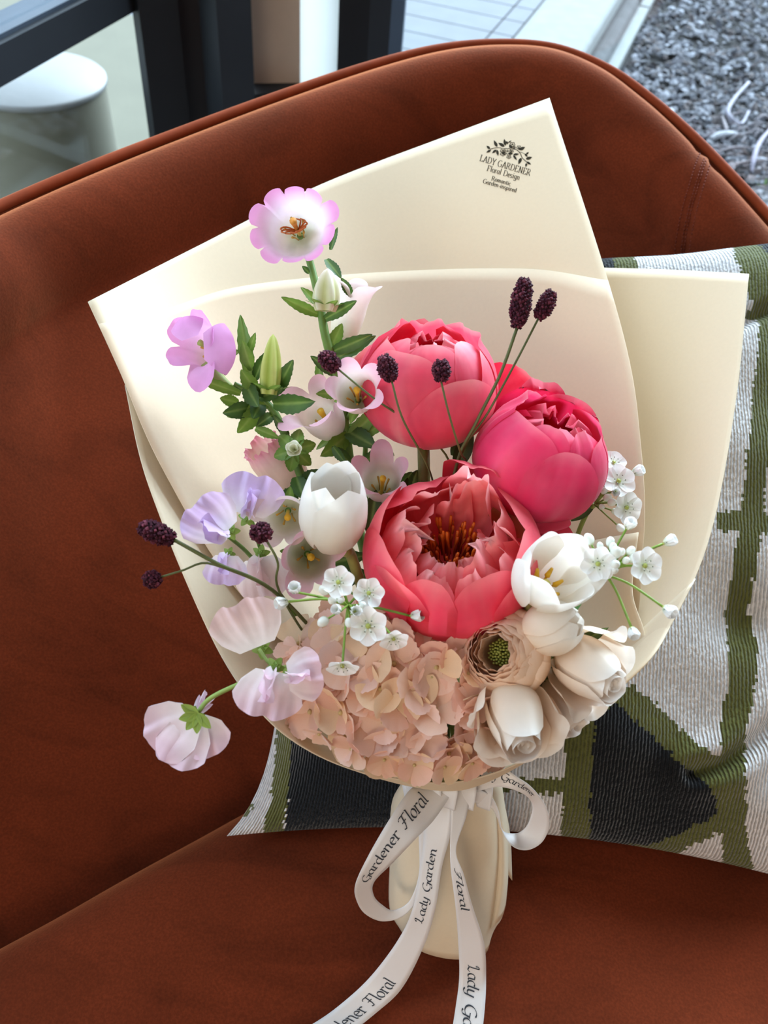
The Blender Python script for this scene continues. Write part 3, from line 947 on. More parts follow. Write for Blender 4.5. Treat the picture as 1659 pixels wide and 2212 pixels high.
skirt('handle_flap', [
    [(1030, 1692, .570), (1055, 1692, .560), (1078, 1694, .566), (1084, 1698, .590)],
    [(1050, 1790, .588), (1080, 1790, .574), (1092, 1790, .584), (1096, 1792, .612)],
    [(1052, 1900, .600), (1082, 1905, .586), (1094, 1900, .596), (1097, 1890, .622)],
    [(1054, 2010, .604), (1068, 1998, .596), (1084, 1980, .604), (1092, 1955, .622)],
], 16, 16)
skirt('handle_tab', [
    [(1056, 1700, .582), (1072, 1702, .590), (1082, 1706, .602)],
    [(1082, 1790, .606), (1094, 1795, .612), (1101, 1800, .622)],
    [(1088, 1880, .618), (1098, 1890, .622), (1106, 1902, .628)],
], 10, 12)
# rear half of the skirt, closing the tube
skirt('handle_lining', [
    [(868, 1690, .576), (900, 1690, .596), (962, 1690, .604), (1030, 1690, .596), (1062, 1690, .576)],
    [(845, 1850, .606), (885, 1850, .632), (962, 1850, .640), (1050, 1850, .630), (1094, 1850, .602)],
    [(858, 1985, .622), (900, 1985, .638), (962, 1985, .642), (1040, 1985, .636), (1080, 1985, .616)],
], 30, 12)

# ------------------------------------------------------------------ lettering (pen strokes)
def arc(cx, cy, rx, ry, a0, a1, n=14):
    return [(cx + rx * math.cos(math.radians(a0 + (a1 - a0) * k / n)), cy + ry * math.sin(math.radians(a0 + (a1 - a0) * k / n))) for k in range(n + 1)]


def glyph(ch):
    """strokes in units of cap height; returns (advance, strokes)"""
    X = 0.62
    G = {
        'L': (0.66, [[(.14, 1), (.14, 0)], [(.14, 0), (.58, 0), (.58, .2)], [(.02, 1), (.28, 1)], [(.02, 0), (.2, 0)]]),
        'A': (0.80, [[(.08, 0), (.40, 1)], [(.40, 1), (.72, 0)], [(.2, .36), (.6, .36)], [(-.02, 0), (.2, 0)], [(.58, 0), (.82, 0)]]),
        'D': (0.84, [[(.14, 1), (.14, 0)], [(.02, 1), (.14, 1)] + arc(.3, .5, .46, .5, 90, -90) + [(.02, 0)]]),
        'Y': (0.74, [[(.06, 1), (.37, .46)], [(.68, 1), (.37, .46), (.37, 0)], [(-.04, 1), (.18, 1)], [(.56, 1), (.78, 1)], [(.24, 0), (.5, 0)]]),
        'G': (0.88, [arc(.46, .5, .4, .52, 50, 318, 22) + [(.76, .42)], [(.56, .42), (.88, .42)], [(.76, .42), (.76, .1)]]),
        'R': (0.80, [[(.14, 1), (.14, 0)], [(.02, 1), (.14, 1)] + arc(.34, .75, .26, .25, 90, -90) + [(.14, .5)], [(.34, .5), (.74, 0)], [(.02, 0), (.28, 0)], [(.66, 0), (.8, 0)]]),
        'E': (0.70, [[(.14, 1), (.14, 0)], [(.02, 1), (.58, 1), (.58, .82)], [(.14, .52), (.46, .52)], [(.02, 0), (.6, 0), (.62, .2)]]),
        'N': (0.86, [[(.16, 0), (.16, 1)], [(.16, 1), (.7, 0)], [(.7, 0), (.7, 1)], [(.04, 1), (.18, 1)], [(.04, 0), (.28, 0)], [(.58, 1), (.82, 1)]]),
        'F': (0.64, [[(.14, 1), (.14, 0)], [(.02, 1), (.58, 1), (.58, .8)], [(.14, .52), (.46, .52)], [(.02, 0), (.28, 0)]]),
        'a': (0.52, [arc(.24, .31, .2, .31, 60, 300, 16), [(.42, X), (.42, .08), (.52, .02)]]),
        'c': (0.46, [arc(.25, .31, .21, .31, 50, 310, 16)]),
        'd': (0.54, [arc(.24, .31, .2, .31, 60, 300, 16), [(.43, 1.02), (.43, .08), (.54, .02)]]),
        'e': (0.46, [[(.06, .33), (.42, .36)] + arc(.25, .31, .19, .31, 15, 315, 18)]),
        'g': (0.52, [arc(.24, .33, .19, .29, 60, 300, 16), [(.42, X), (.42, -.1)] + arc(.23, -.12, .19, .2, 0, -160, 10)]),
        'i': (0.26, [[(.04, X), (.12, X), (.12, .04), (.22, .02)], [(.12, .86), (.13, .94)]]),
        'l': (0.26, [[(.03, 1.02), (.12, 1.02), (.12, .05), (.22, .02)]]),
        'm': (0.80, [[(.02, X), (.1, X), (.1, 0)], arc(.24, .42, .14, .2, 170, 0, 8) + [(.38, 0)], arc(.52, .42, .14, .2, 170, 0, 8) + [(.66, .05), (.76, .02)]]),
        'n': (0.54, [[(.02, X), (.1, X), (.1, 0)], arc(.26, .42, .16, .2, 170, 0, 8) + [(.42, .05), (.52, .02)]]),
        'o': (0.50, [arc(.25, .31, .21, .31, 90, 450, 20)]),
        'p': (0.54, [[(.02, X), (.1, X), (.1, -.3)], arc(.28, .31, .2, .31, 130, -130, 16), [(0, -.3), (.2, -.3)]]),
        'r': (0.40, [[(.02, X), (.1, X), (.1, 0)], arc(.26, .44, .15, .18, 170, 40, 7), [(0, 0), (.2, 0)]]),
        's': (0.42, [arc(.21, .46, .15, .16, 30, 260, 9) + arc(.2, .15, .17, .15, 80, -150, 10)]),
        't': (0.34, [[(.14, .85), (.14, .1), (.22, .01), (.32, .06)], [(.02, X), (.28, X)]]),
        'y': (0.52, [[(.08, X), (.09, .2)] + arc(.23, .18, .14, .16, 180, 330, 8), [(.42, X), (.40, -.1)] + arc(.22, -.12, .18, .2, 0, -150, 9)]),
        '-': (0.34, [[(.05, .3), (.28, .3)]]),
        ' ': (0.34, []),
    }
    return G.get(ch, G[' '])


def script_caps(ch):
    S = {
        'L': (0.70, [[(.0, .72)] + arc(.17, .8, .14, .2, 200, 60, 8) + [(.22, .5), (.14, .08), (.02, .02)], [(.02, .04), (.2, .1), (.44, -.02), (.62, .14)]]),
        'G': (0.80, [arc(.42, .5, .36, .5, 62, 330, 20) + [(.72, .48)], [(.48, .48), (.8, .46)], [(.72, .48), (.70, -.05)] + arc(.55, -.06, .15, .16, 0, -140, 6)]),
        'F': (0.66, [[(.02, .86)] + arc(.2, .9, .16, .1, 180, 60, 6) + [(.64, 1.0)], [(.38, .98), (.30, .3), (.2, .02), (.04, .06)], [(.14, .52), (.5, .55)]]),
    }
    return S.get(ch)


def text_quads(text, script=False, nib=0.09, nib_ang=8, thin=0.028, slant=0.0):
    """text laid out from x = 0 as little quads; returns quads and total width (cap height 1)"""
    quads, x = [], 0.0
    nv = np.array([math.cos(math.radians(nib_ang)), math.sin(math.radians(nib_ang))]) * nib / 2
    for ch in text:
        adv, strokes = (script_caps(ch) if script and script_caps(ch) else glyph(ch))
        for st in strokes:
            P = np.array(st, float)
            # subdivide
            Q = [P[0]]
            for a, b in zip(P[:-1], P[1:]):
                k = max(1, int(np.linalg.norm(b - a) / 0.12))
                for q in range(1, k + 1): Q.append(a + (b - a) * q / k)
            Q = np.array(Q)
            if slant: Q[:, 0] += slant * Q[:, 1]
            for a, b in zip(Q[:-1], Q[1:]):
                t = b - a
                L = np.linalg.norm(t)
                if L < 1e-6: continue
                t /= L
                pn_ = np.array([-t[1], t[0]])
                w = max(thin / 2, abs(nv.dot(pn_)))
                off = pn_ * w
                e = t * 0.012
                quads.append([a - off - e + (x, 0), b - off + e + (x, 0), b + off + e + (x, 0), a + off - e + (x, 0)])
        x += adv + (0.02 if script else 0.06)
    return quads, x


def print_on(name, quads, fn, mat, parent):
    V, Fc = [], []
    for q in quads:
        pts = [fn(p[0], p[1]) for p in q]
        if any(p is None for p in pts): continue
        k = len(V)
        V += pts
        Fc.append((k, k + 1, k + 2, k + 3))
    if not V: return None
    return add(name, mesh(name, V, Fc, mat, smooth=False), parent)


# print on the tall sheet: lettering runs down to the right by about 16 degrees
def on_sheet(px, py): return hit(bvhA, px, py, 0.0007)
def line_of_text(text, x0, y0, x1, y1, nib=0.15, thin=0.055):
    q, w = text_quads(text, False, nib, 6, thin)
    d = np.array([x1 - x0, y1 - y0], float); L = np.linalg.norm(d); d /= L
    s = L / w
    n = np.array([d[1], -d[0]])
    return q, (lambda x, y: on_sheet(*(np.array([x0, y0]) + d * x * s + n * y * s * HFAC)))
HFAC = 1.0
HFAC = 1.25; q, f = line_of_text('LADY GARDENER', 1035.5, 347, 1145, 380); print_on('printed_name', q, f, M_INK, sheetA)
HFAC = 1.12; q, f = line_of_text('Floral Design', 1051, 368.5, 1122, 389.5, .14, .06); print_on('printed_name', q, f, M_INK, sheetA)
HFAC = 1.0; q, f = line_of_text('Romantic', 1061, 389, 1103, 401.5, .16, .075); print_on('printed_motto', q, f, M_INK, sheetA)
HFAC = 1.0; q, f = line_of_text('Garden-inspired', 1042.5, 395, 1115, 416, .16, .075); print_on('printed_motto', q, f, M_INK, sheetA)
# floral emblem above the name (crop coordinates of the photograph, 10.37 px per pixel)
def ez(x, y): return (1020 + x / 10.37, 280 + y / 10.37)
EM = []
def leaf2(x0, y0, x1, y1, w):
    a, b = np.array([x0, y0], float), np.array([x1, y1], float)
    d = b - a; n = np.array([-d[1], d[0]]) / np.linalg.norm(d) * w
    ks = np.linspace(0, 1, 7); wd = np.sin(np.pi * ks ** 0.8)
    for k in range(6):
        EM.append([a + d * ks[k] - n * wd[k], a + d * ks[k + 1] - n * wd[k + 1], a + d * ks[k + 1] + n * wd[k + 1], a + d * ks[k] + n * wd[k]])
def line2(pts, w):
    P = spline(np.array(pts, float), np.linspace(0, 1, 4 * len(pts)))
    for a, b in zip(P[:-1], P[1:]):
        d = b - a; L = np.linalg.norm(d)
        if L < 1e-6: continue
        n = np.array([-d[1], d[0]]) / L * w
        EM.append([a - n, b - n, b + n, a + n])
for l in [(400, 435, 320, 360, 28), (420, 455, 315, 515, 26), (560, 390, 485, 235, 34), (545, 450, 445, 525, 28), (555, 450, 580, 590, 28), (725, 380, 585, 295, 36), (745, 360, 715, 205, 30),
          (800, 300, 880, 240, 14), (920, 560, 1050, 545, 26), (920, 570, 1000, 685, 26), (1060, 450, 1185, 390, 36), (1100, 630, 1035, 775, 36), (1200, 660, 1345, 615, 34),
          (1210, 550, 1268, 505, 22), (1180, 540, 1240, 610, 24), (1215, 720, 1318, 782, 26), (1215, 750, 1200, 838, 24)]:
    leaf2(*l)
line2([(400, 440), (480, 415), (560, 405), (650, 410)], 7)
line2([(910, 430), (1000, 455), (1080, 540), (1120, 630), (1220, 725)], 8)
line2([(1060, 500), (1130, 520), (1200, 560)], 5)
for cx, cy, r in [(790, 480, 75), (690, 470, 55), (690, 540, 55), (880, 480, 40), (820, 610, 45), (900, 330, 55), (940, 400, 30), (1045, 400, 45)]:
    a = np.linspace(0, 2 * math.pi, 26)
    line2([(cx + r * (1 + .18 * math.sin(5 * t)) * math.cos(t), cy + r * .8 * (1 + .18 * math.sin(5 * t)) * math.sin(t)) for t in a], 7)
    for k in range(5):
        t = 2 * math.pi * k / 5 + cx
        leaf2(cx, cy, cx + r * .6 * math.cos(t), cy + r * .5 * math.sin(t), 7)
for l in [(830, 340, 900, 430, 34), (800, 540, 920, 540, 26), (660, 500, 740, 570, 26), (760, 260, 800, 330, 26), (1030, 420, 1120, 450, 26)]:
    leaf2(*l)
print_on('printed_emblem', [[np.array(ez(*p)) for p in q] for q in EM], on_sheet, M_INK, sheetA)

# ------------------------------------------------------------------ satin ribbon
ribbon = thing('ribbon', U(960, 1715, .545), 'white satin ribbon bow with printed script tied round the handle', 'ribbon')


def strip(name, edges, parent, n=60, text=None, mat=M_RIBBON):
    """band given by pairs of edge points (pixel, pixel, depth); returns fn(s, w) on its surface"""
    Aa = np.array([U(*e[0]) for e in edges]); Bb = np.array([U(*e[1]) for e in edges])
    tt = np.linspace(0, 1, n + 1)
    a, b = spline(Aa, tt), spline(Bb, tt)
    m = 6
    V = np.array([[a[k] * (1 - w) + b[k] * w for w in np.linspace(0, 1, m + 1)] for k in range(n + 1)])
    o = add(name, mesh(name, V.reshape(-1, 3), gridfaces(m, n), mat), parent)
    solid(o, 0.0004)
    cum = np.concatenate([[0], np.cumsum(np.linalg.norm(np.diff((a + b) / 2, axis=0), axis=1))])
    width = np.mean(np.linalg.norm(a - b, axis=1))

    def at(s, w, lift=0.0005):
        k = np.interp(s, cum, np.arange(n + 1)) / n
        pa, pb = spline(Aa, [k])[0], spline(Bb, [k])[0]
        p = pa * (1 - w) + pb * w
        k2 = min(1, k + 0.01); k1 = max(0, k2 - 0.02)
        tg = (spline(Aa, [k2]) + spline(Bb, [k2]) - spline(Aa, [k1]) - spline(Bb, [k1]))[0]
        nn = np.cross(tg, pb - pa); nn /= np.linalg.norm(nn) + 1e-12
        if nn.dot(CAM - p) < 0: nn = -nn
        return p + nn * lift
    return o, at, cum[-1], width


def script_on(o, at, total, width, text, s0, s1, base=0.3, size=0.55, rev=False):
    """print text between s0 and s1 (fractions of length); base/size across the width"""
    q, w = text_quads(text, True, 0.13, 35, 0.04, slant=0.22)
    def fn(x, y):
        f = x / w
        s = (s0 + (s1 - s0) * f) * total
        return at(s, (base + y * size) if not rev else (1 - base - y * size))
    return print_on('printed_script', q, fn, M_INK2, o)


# left loop, front band (from the tie down to the turn)
o, at, tot, wd = strip('loop', [((905, 1692, .545), (985, 1700, .540)), ((880, 1712, .530), (940, 1768, .528)), ((838, 1775, .516), (898, 1812, .518)), ((795, 1850, .514), (850, 1862, .520)),
                           ((768, 1910, .520), (808, 1905, .528)), ((770, 1945, .536), (808, 1935, .542)), ((790, 1975, .550), (826, 1955, .554)), ((830, 1990, .560), (850, 1966, .562)),
                           ((880, 1972, .562), (885, 1945, .562)), ((925, 1900, .560), (905, 1885, .560)), ((945, 1800, .552), (905, 1795, .554)), ((960, 1715, .546), (915, 1715, .548))], ribbon, 110)
script_on(o, at, tot, wd, 'Gardener Floral', .345, .055, base=.42, size=.36, rev=True)
# right loop
o, at, tot, wd = strip('loop', [((1020, 1672, .548), (1030, 1710, .545)), ((1075, 1655, .535), (1072, 1700, .535)), ((1120, 1680, .530), (1110, 1706, .532)), ((1150, 1702, .535), (1140, 1722, .538)),
                           ((1178, 1740, .545), (1150, 1745, .550)), ((1187, 1780, .555), (1140, 1780, .560)), ((1172, 1818, .560), (1122, 1798, .568)), ((1140, 1836, .560), (1098, 1800, .570)),
                           ((1108, 1828, .558), (1082, 1790, .566)), ((1085, 1795, .556), (1073, 1762, .562)), ((1076, 1750, .552), (1058, 1742, .558)), ((1058, 1718, .546), (1030, 1735, .550)), ((1020, 1700, .544), (1005, 1720, .545))], ribbon, 110)
script_on(o, at, tot, wd, 'Lady Gardener', .02, .30, base=.38, size=.42, rev=True)
# tails
o, at, tot, wd = strip('tail', [((905, 1740, .545), (985, 1710, .540)), ((915, 1800, .545), (975, 1795, .540)), ((908, 1870, .548), (955, 1872, .545)), ((892, 1960, .555), (940, 1965, .553)), ((860, 2030, .568), (915, 2045, .566)),
                           ((800, 2110, .582), (868, 2135, .580)), ((735, 2170, .582), (810, 2190, .580)), ((670, 2215, .576), (745, 2240, .573)), ((560, 2275, .566), (640, 2310, .563))], ribbon, 90)
script_on(o, at, tot, wd, 'Gardener Floral', .90, .62, base=.25, size=.40, rev=True)
script_on(o, at, tot, wd, 'Lady Garden', .38, .14, base=.40, size=.36, rev=True)
o, at, tot, wd = strip('tail', [((970, 1700, .540), (1020, 1698, .542)), ((974, 1760, .538), (1008, 1760, .540)), ((972, 1830, .540), (985, 1835, .540)), ((974, 1880, .542), (1002, 1890, .542)), ((984, 1960, .552), (1020, 1955, .552)),
                           ((990, 2040, .572), (1046, 2040, .570)), ((992, 2110, .584), (1050, 2110, .584)), ((985, 2170, .580), (1047, 2180, .580)), ((970, 2260, .570), (1036, 2265, .570)), ((950, 2330, .560), (1015, 2340, .560))], ribbon, 90)
script_on(o, at, tot, wd, 'Lady Gardener', .66, .99, base=.32, size=.42)
script_on(o, at, tot, wd, 'Floral', .24, .40, base=.3, size=.45)
# gathered tie across the front of the neck, one pleat after the other
for q, (x0, x1, dd) in enumerate([(868, 915, .545), (905, 955, .538), (945, 990, .535), (985, 1030, .538), (1020, 1066, .546)]):
    strip('pleat', [((x0, 1690, dd + .006), (x1, 1694, dd)), ((x0 + 4, 1712, dd + .004), (x1 - 2, 1718, dd - .002)), ((x0 + 10, 1742, dd + .006), (x1 - 8, 1752, dd + .002))], ribbon, 12)

# ================================================================== petals and leaves
def shell(prof, hw, tip=2.4, drop=0.3, off=0.0, curl=0.0, ruf=0.0, rfq=2.0, seed=0.0, notch=0.0, jag=0.0, ecurl=0.0, nu=12, nv=12,
          colf=None, tilt=0.0, wneck=0.3, mat=None, tmin=0.0, tend=1.0, name='petal'):
    """petal lying on a cup of revolution: prof = (r, z) from base to lip, hw = half width in radians, centred on +X"""
    prof = np.array(prof, float)
    rnd = np.random.default_rng(int(seed * 1000) + 5)
    ph = rnd.uniform(0, 6.28, 6)
    V, C = [], []
    us = np.linspace(-1, 1, nu + 1)
    for j in range(nv + 1):
        for u in us:
            tm = 1 - drop * abs(u) ** tip - notch * math.exp(-(u / 0.16) ** 2) + jag * (math.sin(4 * u + ph[0]) + math.sin(7 * u + ph[1]) + 0.6 * math.sin(15 * u + ph[2])) / 2.6
            t = (tmin + (1 - tmin) * j / nv) * tm * tend
            p = spline(prof, [min(1, max(0, t))])[0]
            p2 = spline(prof, [min(1, t + 0.02)])[0]; p1 = spline(prof, [max(0, t - 0.02)])[0]
            tg = p2 - p1; L = math.hypot(*tg) + 1e-9
            nr, nz = tg[1] / L, -tg[0] / L
            if nr < -0.3 and False: nr, nz = -nr, -nz
            w = hw * (wneck + (1 - wneck) * min(1, t / 0.45) ** 0.7)
            a = u * w
            dsp = off * min(1, t * 2.5) + curl * t ** 5 + ruf * t ** 2 * math.sin(rfq * u * math.pi + ph[3]) + 0.4 * ruf * t ** 3 * math.sin(2.3 * rfq * u * math.pi + ph[4]) + ecurl * abs(u) ** 3 * t
            r, z = p[0] + dsp * nr, p[1] + dsp * nz
            q = np.array([r * math.cos(a), r * math.sin(a), z])
            if tilt:
                c, s = math.cos(tilt), math.sin(tilt)
                z0 = prof[0][1]
                q = np.array([q[0] * c + (q[2] - z0) * s, q[1], -q[0] * s + (q[2] - z0) * c + z0])
            V.append(q)
            C.append(lin(colf(u, t / tend)) if colf else (0.8, 0.8, 0.8))
    return mesh(name, V, gridfaces(nu, nv), mat or M_PETAL, col=C)


def fan(L, W, base=0.22, drop=0.35, tip=2.2, cup=0.0, bend=0.0, fold=0.0, ruf=0.0, rfq=3.0, notch=0.0, jag=0.0, jagn=9, seed=0.0, nu=10, nv=8,
        colf=None, mat=None, wpow=1.0, taper=0.0, name='petal', serr=0.0, rnd_=0.0):
    """flattish petal or leaf along +X, width along Y, face +Z; bend lifts (+) or drops (-) the tip"""
    rnd = np.random.default_rng(int(seed * 1000) + 3)
    ph = rnd.uniform(0, 6.28, 6)
    V, C = [], []
    for j in range(nv + 1):
        for i in range(nu + 1):
            u = -1 + 2 * i / nu
            tj = j / nv
            tm = 1 - drop * abs(u) ** tip - notch * math.exp(-(u / 0.14) ** 2) + jag * math.sin(jagn * u + ph[0]) * (0.6 + 0.4 * math.sin(5 * u + ph[1]))
            if rnd_: tm += drop * abs(u) ** tip - rnd_ * (1 - math.sqrt(max(0.0, 1 - abs(u) ** 2.4)))
            t = tj * tm
            w = W * (base + (1 - base) * math.sin(math.pi / 2 * min(1, t * 1.45)) ** wpow)
            if taper: w *= (1 - t ** 2.0) ** taper
            if serr: w *= 1 + serr * ((j % 2) * 2 - 1)
            x = L * t
            y = u * w
            z = cup * u * u * t * L + fold * abs(u) * w + bend * L * t * t + ruf * L * t ** 1.6 * (math.sin(rfq * u * math.pi + ph[2]) + 0.5 * math.sin(rfq * 2.1 * u * math.pi + ph[3])) 
            V.append((x, y, z))
            C.append(lin(colf(u, t)) if colf else (0.8, 0.8, 0.8))
    return mesh(name, V, gridfaces(nu, nv), mat or M_PETAL, col=C)


def c255(*a): return tuple(v / 255.0 for v in a)


def stem_to_neck(parent, head, d_end=None, r=0.0022, col=srgb(104, 122, 58), via=None, k=0):
    """stem from a flower head down through the tie into the paper skirt"""
    a = 2.4 * k
    nk = NECK + CV(1, 0, 0) * 0.014 * math.cos(a) + CV(0, 0, 1) * 0.014 * math.sin(a)
    low = U(962, 1985, .606) + CV(1, 0, 0) * 0.018 * math.cos(a) + CV(0, 0, 1) * 0.010 * math.sin(a)
    pts = [np.array(head)] + ([np.array(v) for v in via] if via else []) + [nk, low]
    return tube('stem', pts, r, M_STEM, parent, seg=7, n=26, col=col)


SK = [0]
def nextk():
    SK[0] += 1
    return SK[0]


# ------------------------------------------------------------------ peonies
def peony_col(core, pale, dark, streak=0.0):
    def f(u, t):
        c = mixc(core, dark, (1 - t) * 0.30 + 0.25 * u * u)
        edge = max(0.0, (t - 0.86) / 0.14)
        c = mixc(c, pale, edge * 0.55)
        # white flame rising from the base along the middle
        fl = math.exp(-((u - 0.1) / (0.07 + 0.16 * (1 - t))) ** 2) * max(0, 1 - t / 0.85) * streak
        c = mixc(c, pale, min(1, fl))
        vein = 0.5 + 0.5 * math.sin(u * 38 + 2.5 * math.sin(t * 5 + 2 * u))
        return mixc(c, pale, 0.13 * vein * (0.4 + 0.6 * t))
    return f


def globe(R, top=0.45):
    return [(r_, z_ * 0.88) for r_, z_ in _globe(R, top)]


def _globe(R, top):
    return [(0.04 * R, -0.98 * R), (0.55 * R, -0.86 * R), (0.90 * R, -0.45 * R), (1.0 * R, 0.05 * R), (0.88 * R, 0.50 * R), (0.66 * R, 0.82 * R), (top * R, 1.0 * R)]


def bowl(R, lip=0.95):
    return [(0.05 * R, -0.72 * R), (0.5 * R, -0.66 * R), (0.86 * R, -0.36 * R), (1.02 * R, 0.05 * R), (1.04 * R, 0.38 * R), (lip * R, 0.72 * R)]


CORE1, PALE1, DARK1 = c255(246, 88, 116), c255(254, 196, 186), c255(222, 36, 76)
CORE2, PALE2, DARK2 = c255(240, 62, 112), c255(252, 176, 176), c255(212, 16, 68)
CORE3, PALE3, DARK3 = c255(244, 72, 98), c255(252, 170, 160), c255(210, 26, 54)


def peony(name, px, py, d, axis, spin, R, label, petals, pal, inner=(), closed=True):
    pos = U(px, py, d)
    t = thing(name, pos, label, 'flower', 'pink peonies in the bouquet')
    Mf = frame(pos, CV(*axis), spin)
    for k, p in enumerate(petals):
        ang, opt = p
        opt = dict(opt)
        prof = opt.pop('prof', globe(R) if closed else bowl(R))
        sc = opt.pop('scale', 1.0)
        col = opt.pop('col', peony_col(*pal, opt.pop('streak', 0.0)))
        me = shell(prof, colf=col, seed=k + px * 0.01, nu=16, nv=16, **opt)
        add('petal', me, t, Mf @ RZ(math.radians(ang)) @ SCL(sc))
    stem_to_neck(t, np.array(pos) - np.array(CV(*axis)) * R * 0.9, r=0.0042, col=srgb(112, 116, 58), k=nextk())
    return t, Mf


# upper peony, closed globe seen from the side
def petal_opts(ang, hw, **k):
    o = dict(hw=hw, drop=.16, tip=3.2, jag=.006)
    o.update(k)
    return (ang, o)
R = 0.0402
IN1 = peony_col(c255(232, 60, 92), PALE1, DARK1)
P_A = [petal_opts(-62, .80, off=.0060, streak=.3, tend=.66, drop=.30, tip=2.4, prof=globe(R, .7)),
       petal_opts(-122, .78, off=.0042, streak=1.0, tend=.84, drop=.20, prof=globe(R, .55)),
       petal_opts(-5, .66, off=.0050, tend=.80, drop=.26, tip=2.4, prof=globe(R * 1.0, .55)),
       petal_opts(-172, .80, off=.0036, streak=.4, tend=.88, ruf=.001, prof=globe(R, .50)),
       petal_opts(-88, .62, off=.0022, streak=.3, tend=.97, drop=.2, prof=globe(R * 1.0, .42)),
       petal_opts(-32, .60, off=.0016, scale=1.02, tend=.95, drop=.25, prof=globe(R, .38)),
       petal_opts(34, .80, off=.0036, scale=1.04, ruf=.002, prof=globe(R * 1.02, .62)),
       petal_opts(88, .80, off=.0014, scale=1.08, ruf=.002, prof=globe(R, .50)),
       petal_opts(138, .80, off=.0026, scale=1.08, ruf=.002, prof=globe(R, .52), drop=.3, tip=1.6),
       petal_opts(-145, .55, off=.0010, scale=1.04, prof=globe(R * .97, .40), drop=.25, tip=2),
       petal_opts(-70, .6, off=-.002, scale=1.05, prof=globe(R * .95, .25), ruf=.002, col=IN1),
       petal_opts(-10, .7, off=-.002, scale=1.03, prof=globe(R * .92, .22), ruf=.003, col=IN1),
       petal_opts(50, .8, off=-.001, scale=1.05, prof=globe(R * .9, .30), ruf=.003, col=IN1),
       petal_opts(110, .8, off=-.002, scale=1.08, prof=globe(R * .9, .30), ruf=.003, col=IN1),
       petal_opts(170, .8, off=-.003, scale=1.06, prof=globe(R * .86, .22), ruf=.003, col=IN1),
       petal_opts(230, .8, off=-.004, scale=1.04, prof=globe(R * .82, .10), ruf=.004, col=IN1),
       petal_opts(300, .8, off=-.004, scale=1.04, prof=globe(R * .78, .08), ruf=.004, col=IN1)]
pA, MA = peony('peony', 922, 842, .545, (0.04, .88, .47), 0, R, 'half-closed coral peony globe with two dark burnet heads before it', P_A, (CORE1, PALE1, DARK1))
# pointed flame petal at the upper left and the dark petal at the right side
add('petal', fan(.040, .020, base=.5, drop=.5, tip=1.4, cup=.3, bend=.1, colf=peony_col(CORE1, PALE1, DARK1), seed=1.3, nu=12, nv=12), pA, frame(U(880, 800, .580), CV(-.1, .3, .95), 1.25))
add('petal', fan(.038, .021, base=.5, drop=.34, tip=2.4, cup=.3, bend=.1, colf=peony_col(CORE1, PALE1, DARK1), seed=1.9, nu=12, nv=12), pA, frame(U(850, 850, .575), CV(-.3, .1, .95), 2.25))
me = fan(.034, .022, base=.5, drop=.35, cup=.25, bend=.15, colf=peony_col(c255(222, 44, 70), PALE1, DARK1), seed=3.3, jag=.02, jagn=18, nu=16, nv=12)
add('petal', me, pA, frame(U(1062, 884, .572), CV(-.2, -.15, 1), .75))

R = 0.0382
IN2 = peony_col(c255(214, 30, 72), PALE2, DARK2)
P_B = [petal_opts(-88, .62, off=.0055, streak=.9, tend=.78, drop=.24, tip=2.4, prof=globe(R, .62)),
       petal_opts(-30, .62, off=.0042, streak=1.0, tend=.88, drop=.22, tip=2.6, prof=globe(R, .58), scale=1.0),
       petal_opts(-150, .86, off=.0036, streak=1.0, tend=.90, drop=.18, prof=globe(R, .55), scale=1.04),
       petal_opts(15, .66, off=.0030, tend=.95, prof=globe(R, .62), scale=1.04),
       petal_opts(-118, .52, off=.0016, tend=.98, prof=globe(R, .45), scale=1.03),
       petal_opts(-60, .50, off=.0012, tend=.98, prof=globe(R, .42), scale=1.03, ruf=.001),
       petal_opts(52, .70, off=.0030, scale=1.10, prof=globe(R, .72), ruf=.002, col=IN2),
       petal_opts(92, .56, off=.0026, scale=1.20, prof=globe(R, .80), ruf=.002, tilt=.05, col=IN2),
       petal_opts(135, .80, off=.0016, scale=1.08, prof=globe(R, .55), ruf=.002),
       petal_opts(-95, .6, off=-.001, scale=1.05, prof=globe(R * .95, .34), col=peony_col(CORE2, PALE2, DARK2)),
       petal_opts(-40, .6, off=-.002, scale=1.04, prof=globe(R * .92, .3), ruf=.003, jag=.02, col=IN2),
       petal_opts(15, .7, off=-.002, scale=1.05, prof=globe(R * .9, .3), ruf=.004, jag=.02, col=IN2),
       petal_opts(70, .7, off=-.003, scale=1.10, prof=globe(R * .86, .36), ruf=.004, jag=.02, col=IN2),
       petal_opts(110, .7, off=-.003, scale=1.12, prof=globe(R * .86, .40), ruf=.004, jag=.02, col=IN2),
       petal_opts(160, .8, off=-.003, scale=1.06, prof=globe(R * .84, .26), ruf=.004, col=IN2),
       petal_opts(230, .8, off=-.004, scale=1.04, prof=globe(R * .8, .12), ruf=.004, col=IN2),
       petal_opts(300, .8, off=-.004, scale=1.04, prof=globe(R * .78, .10), ruf=.004, col=IN2)]
pB, MB = peony('peony', 1166, 998, .530, (.26, .78, .57), .1, R, 'half-closed magenta pink peony globe at the right beside tiny white flowers', P_B, (CORE2, PALE2, DARK2))

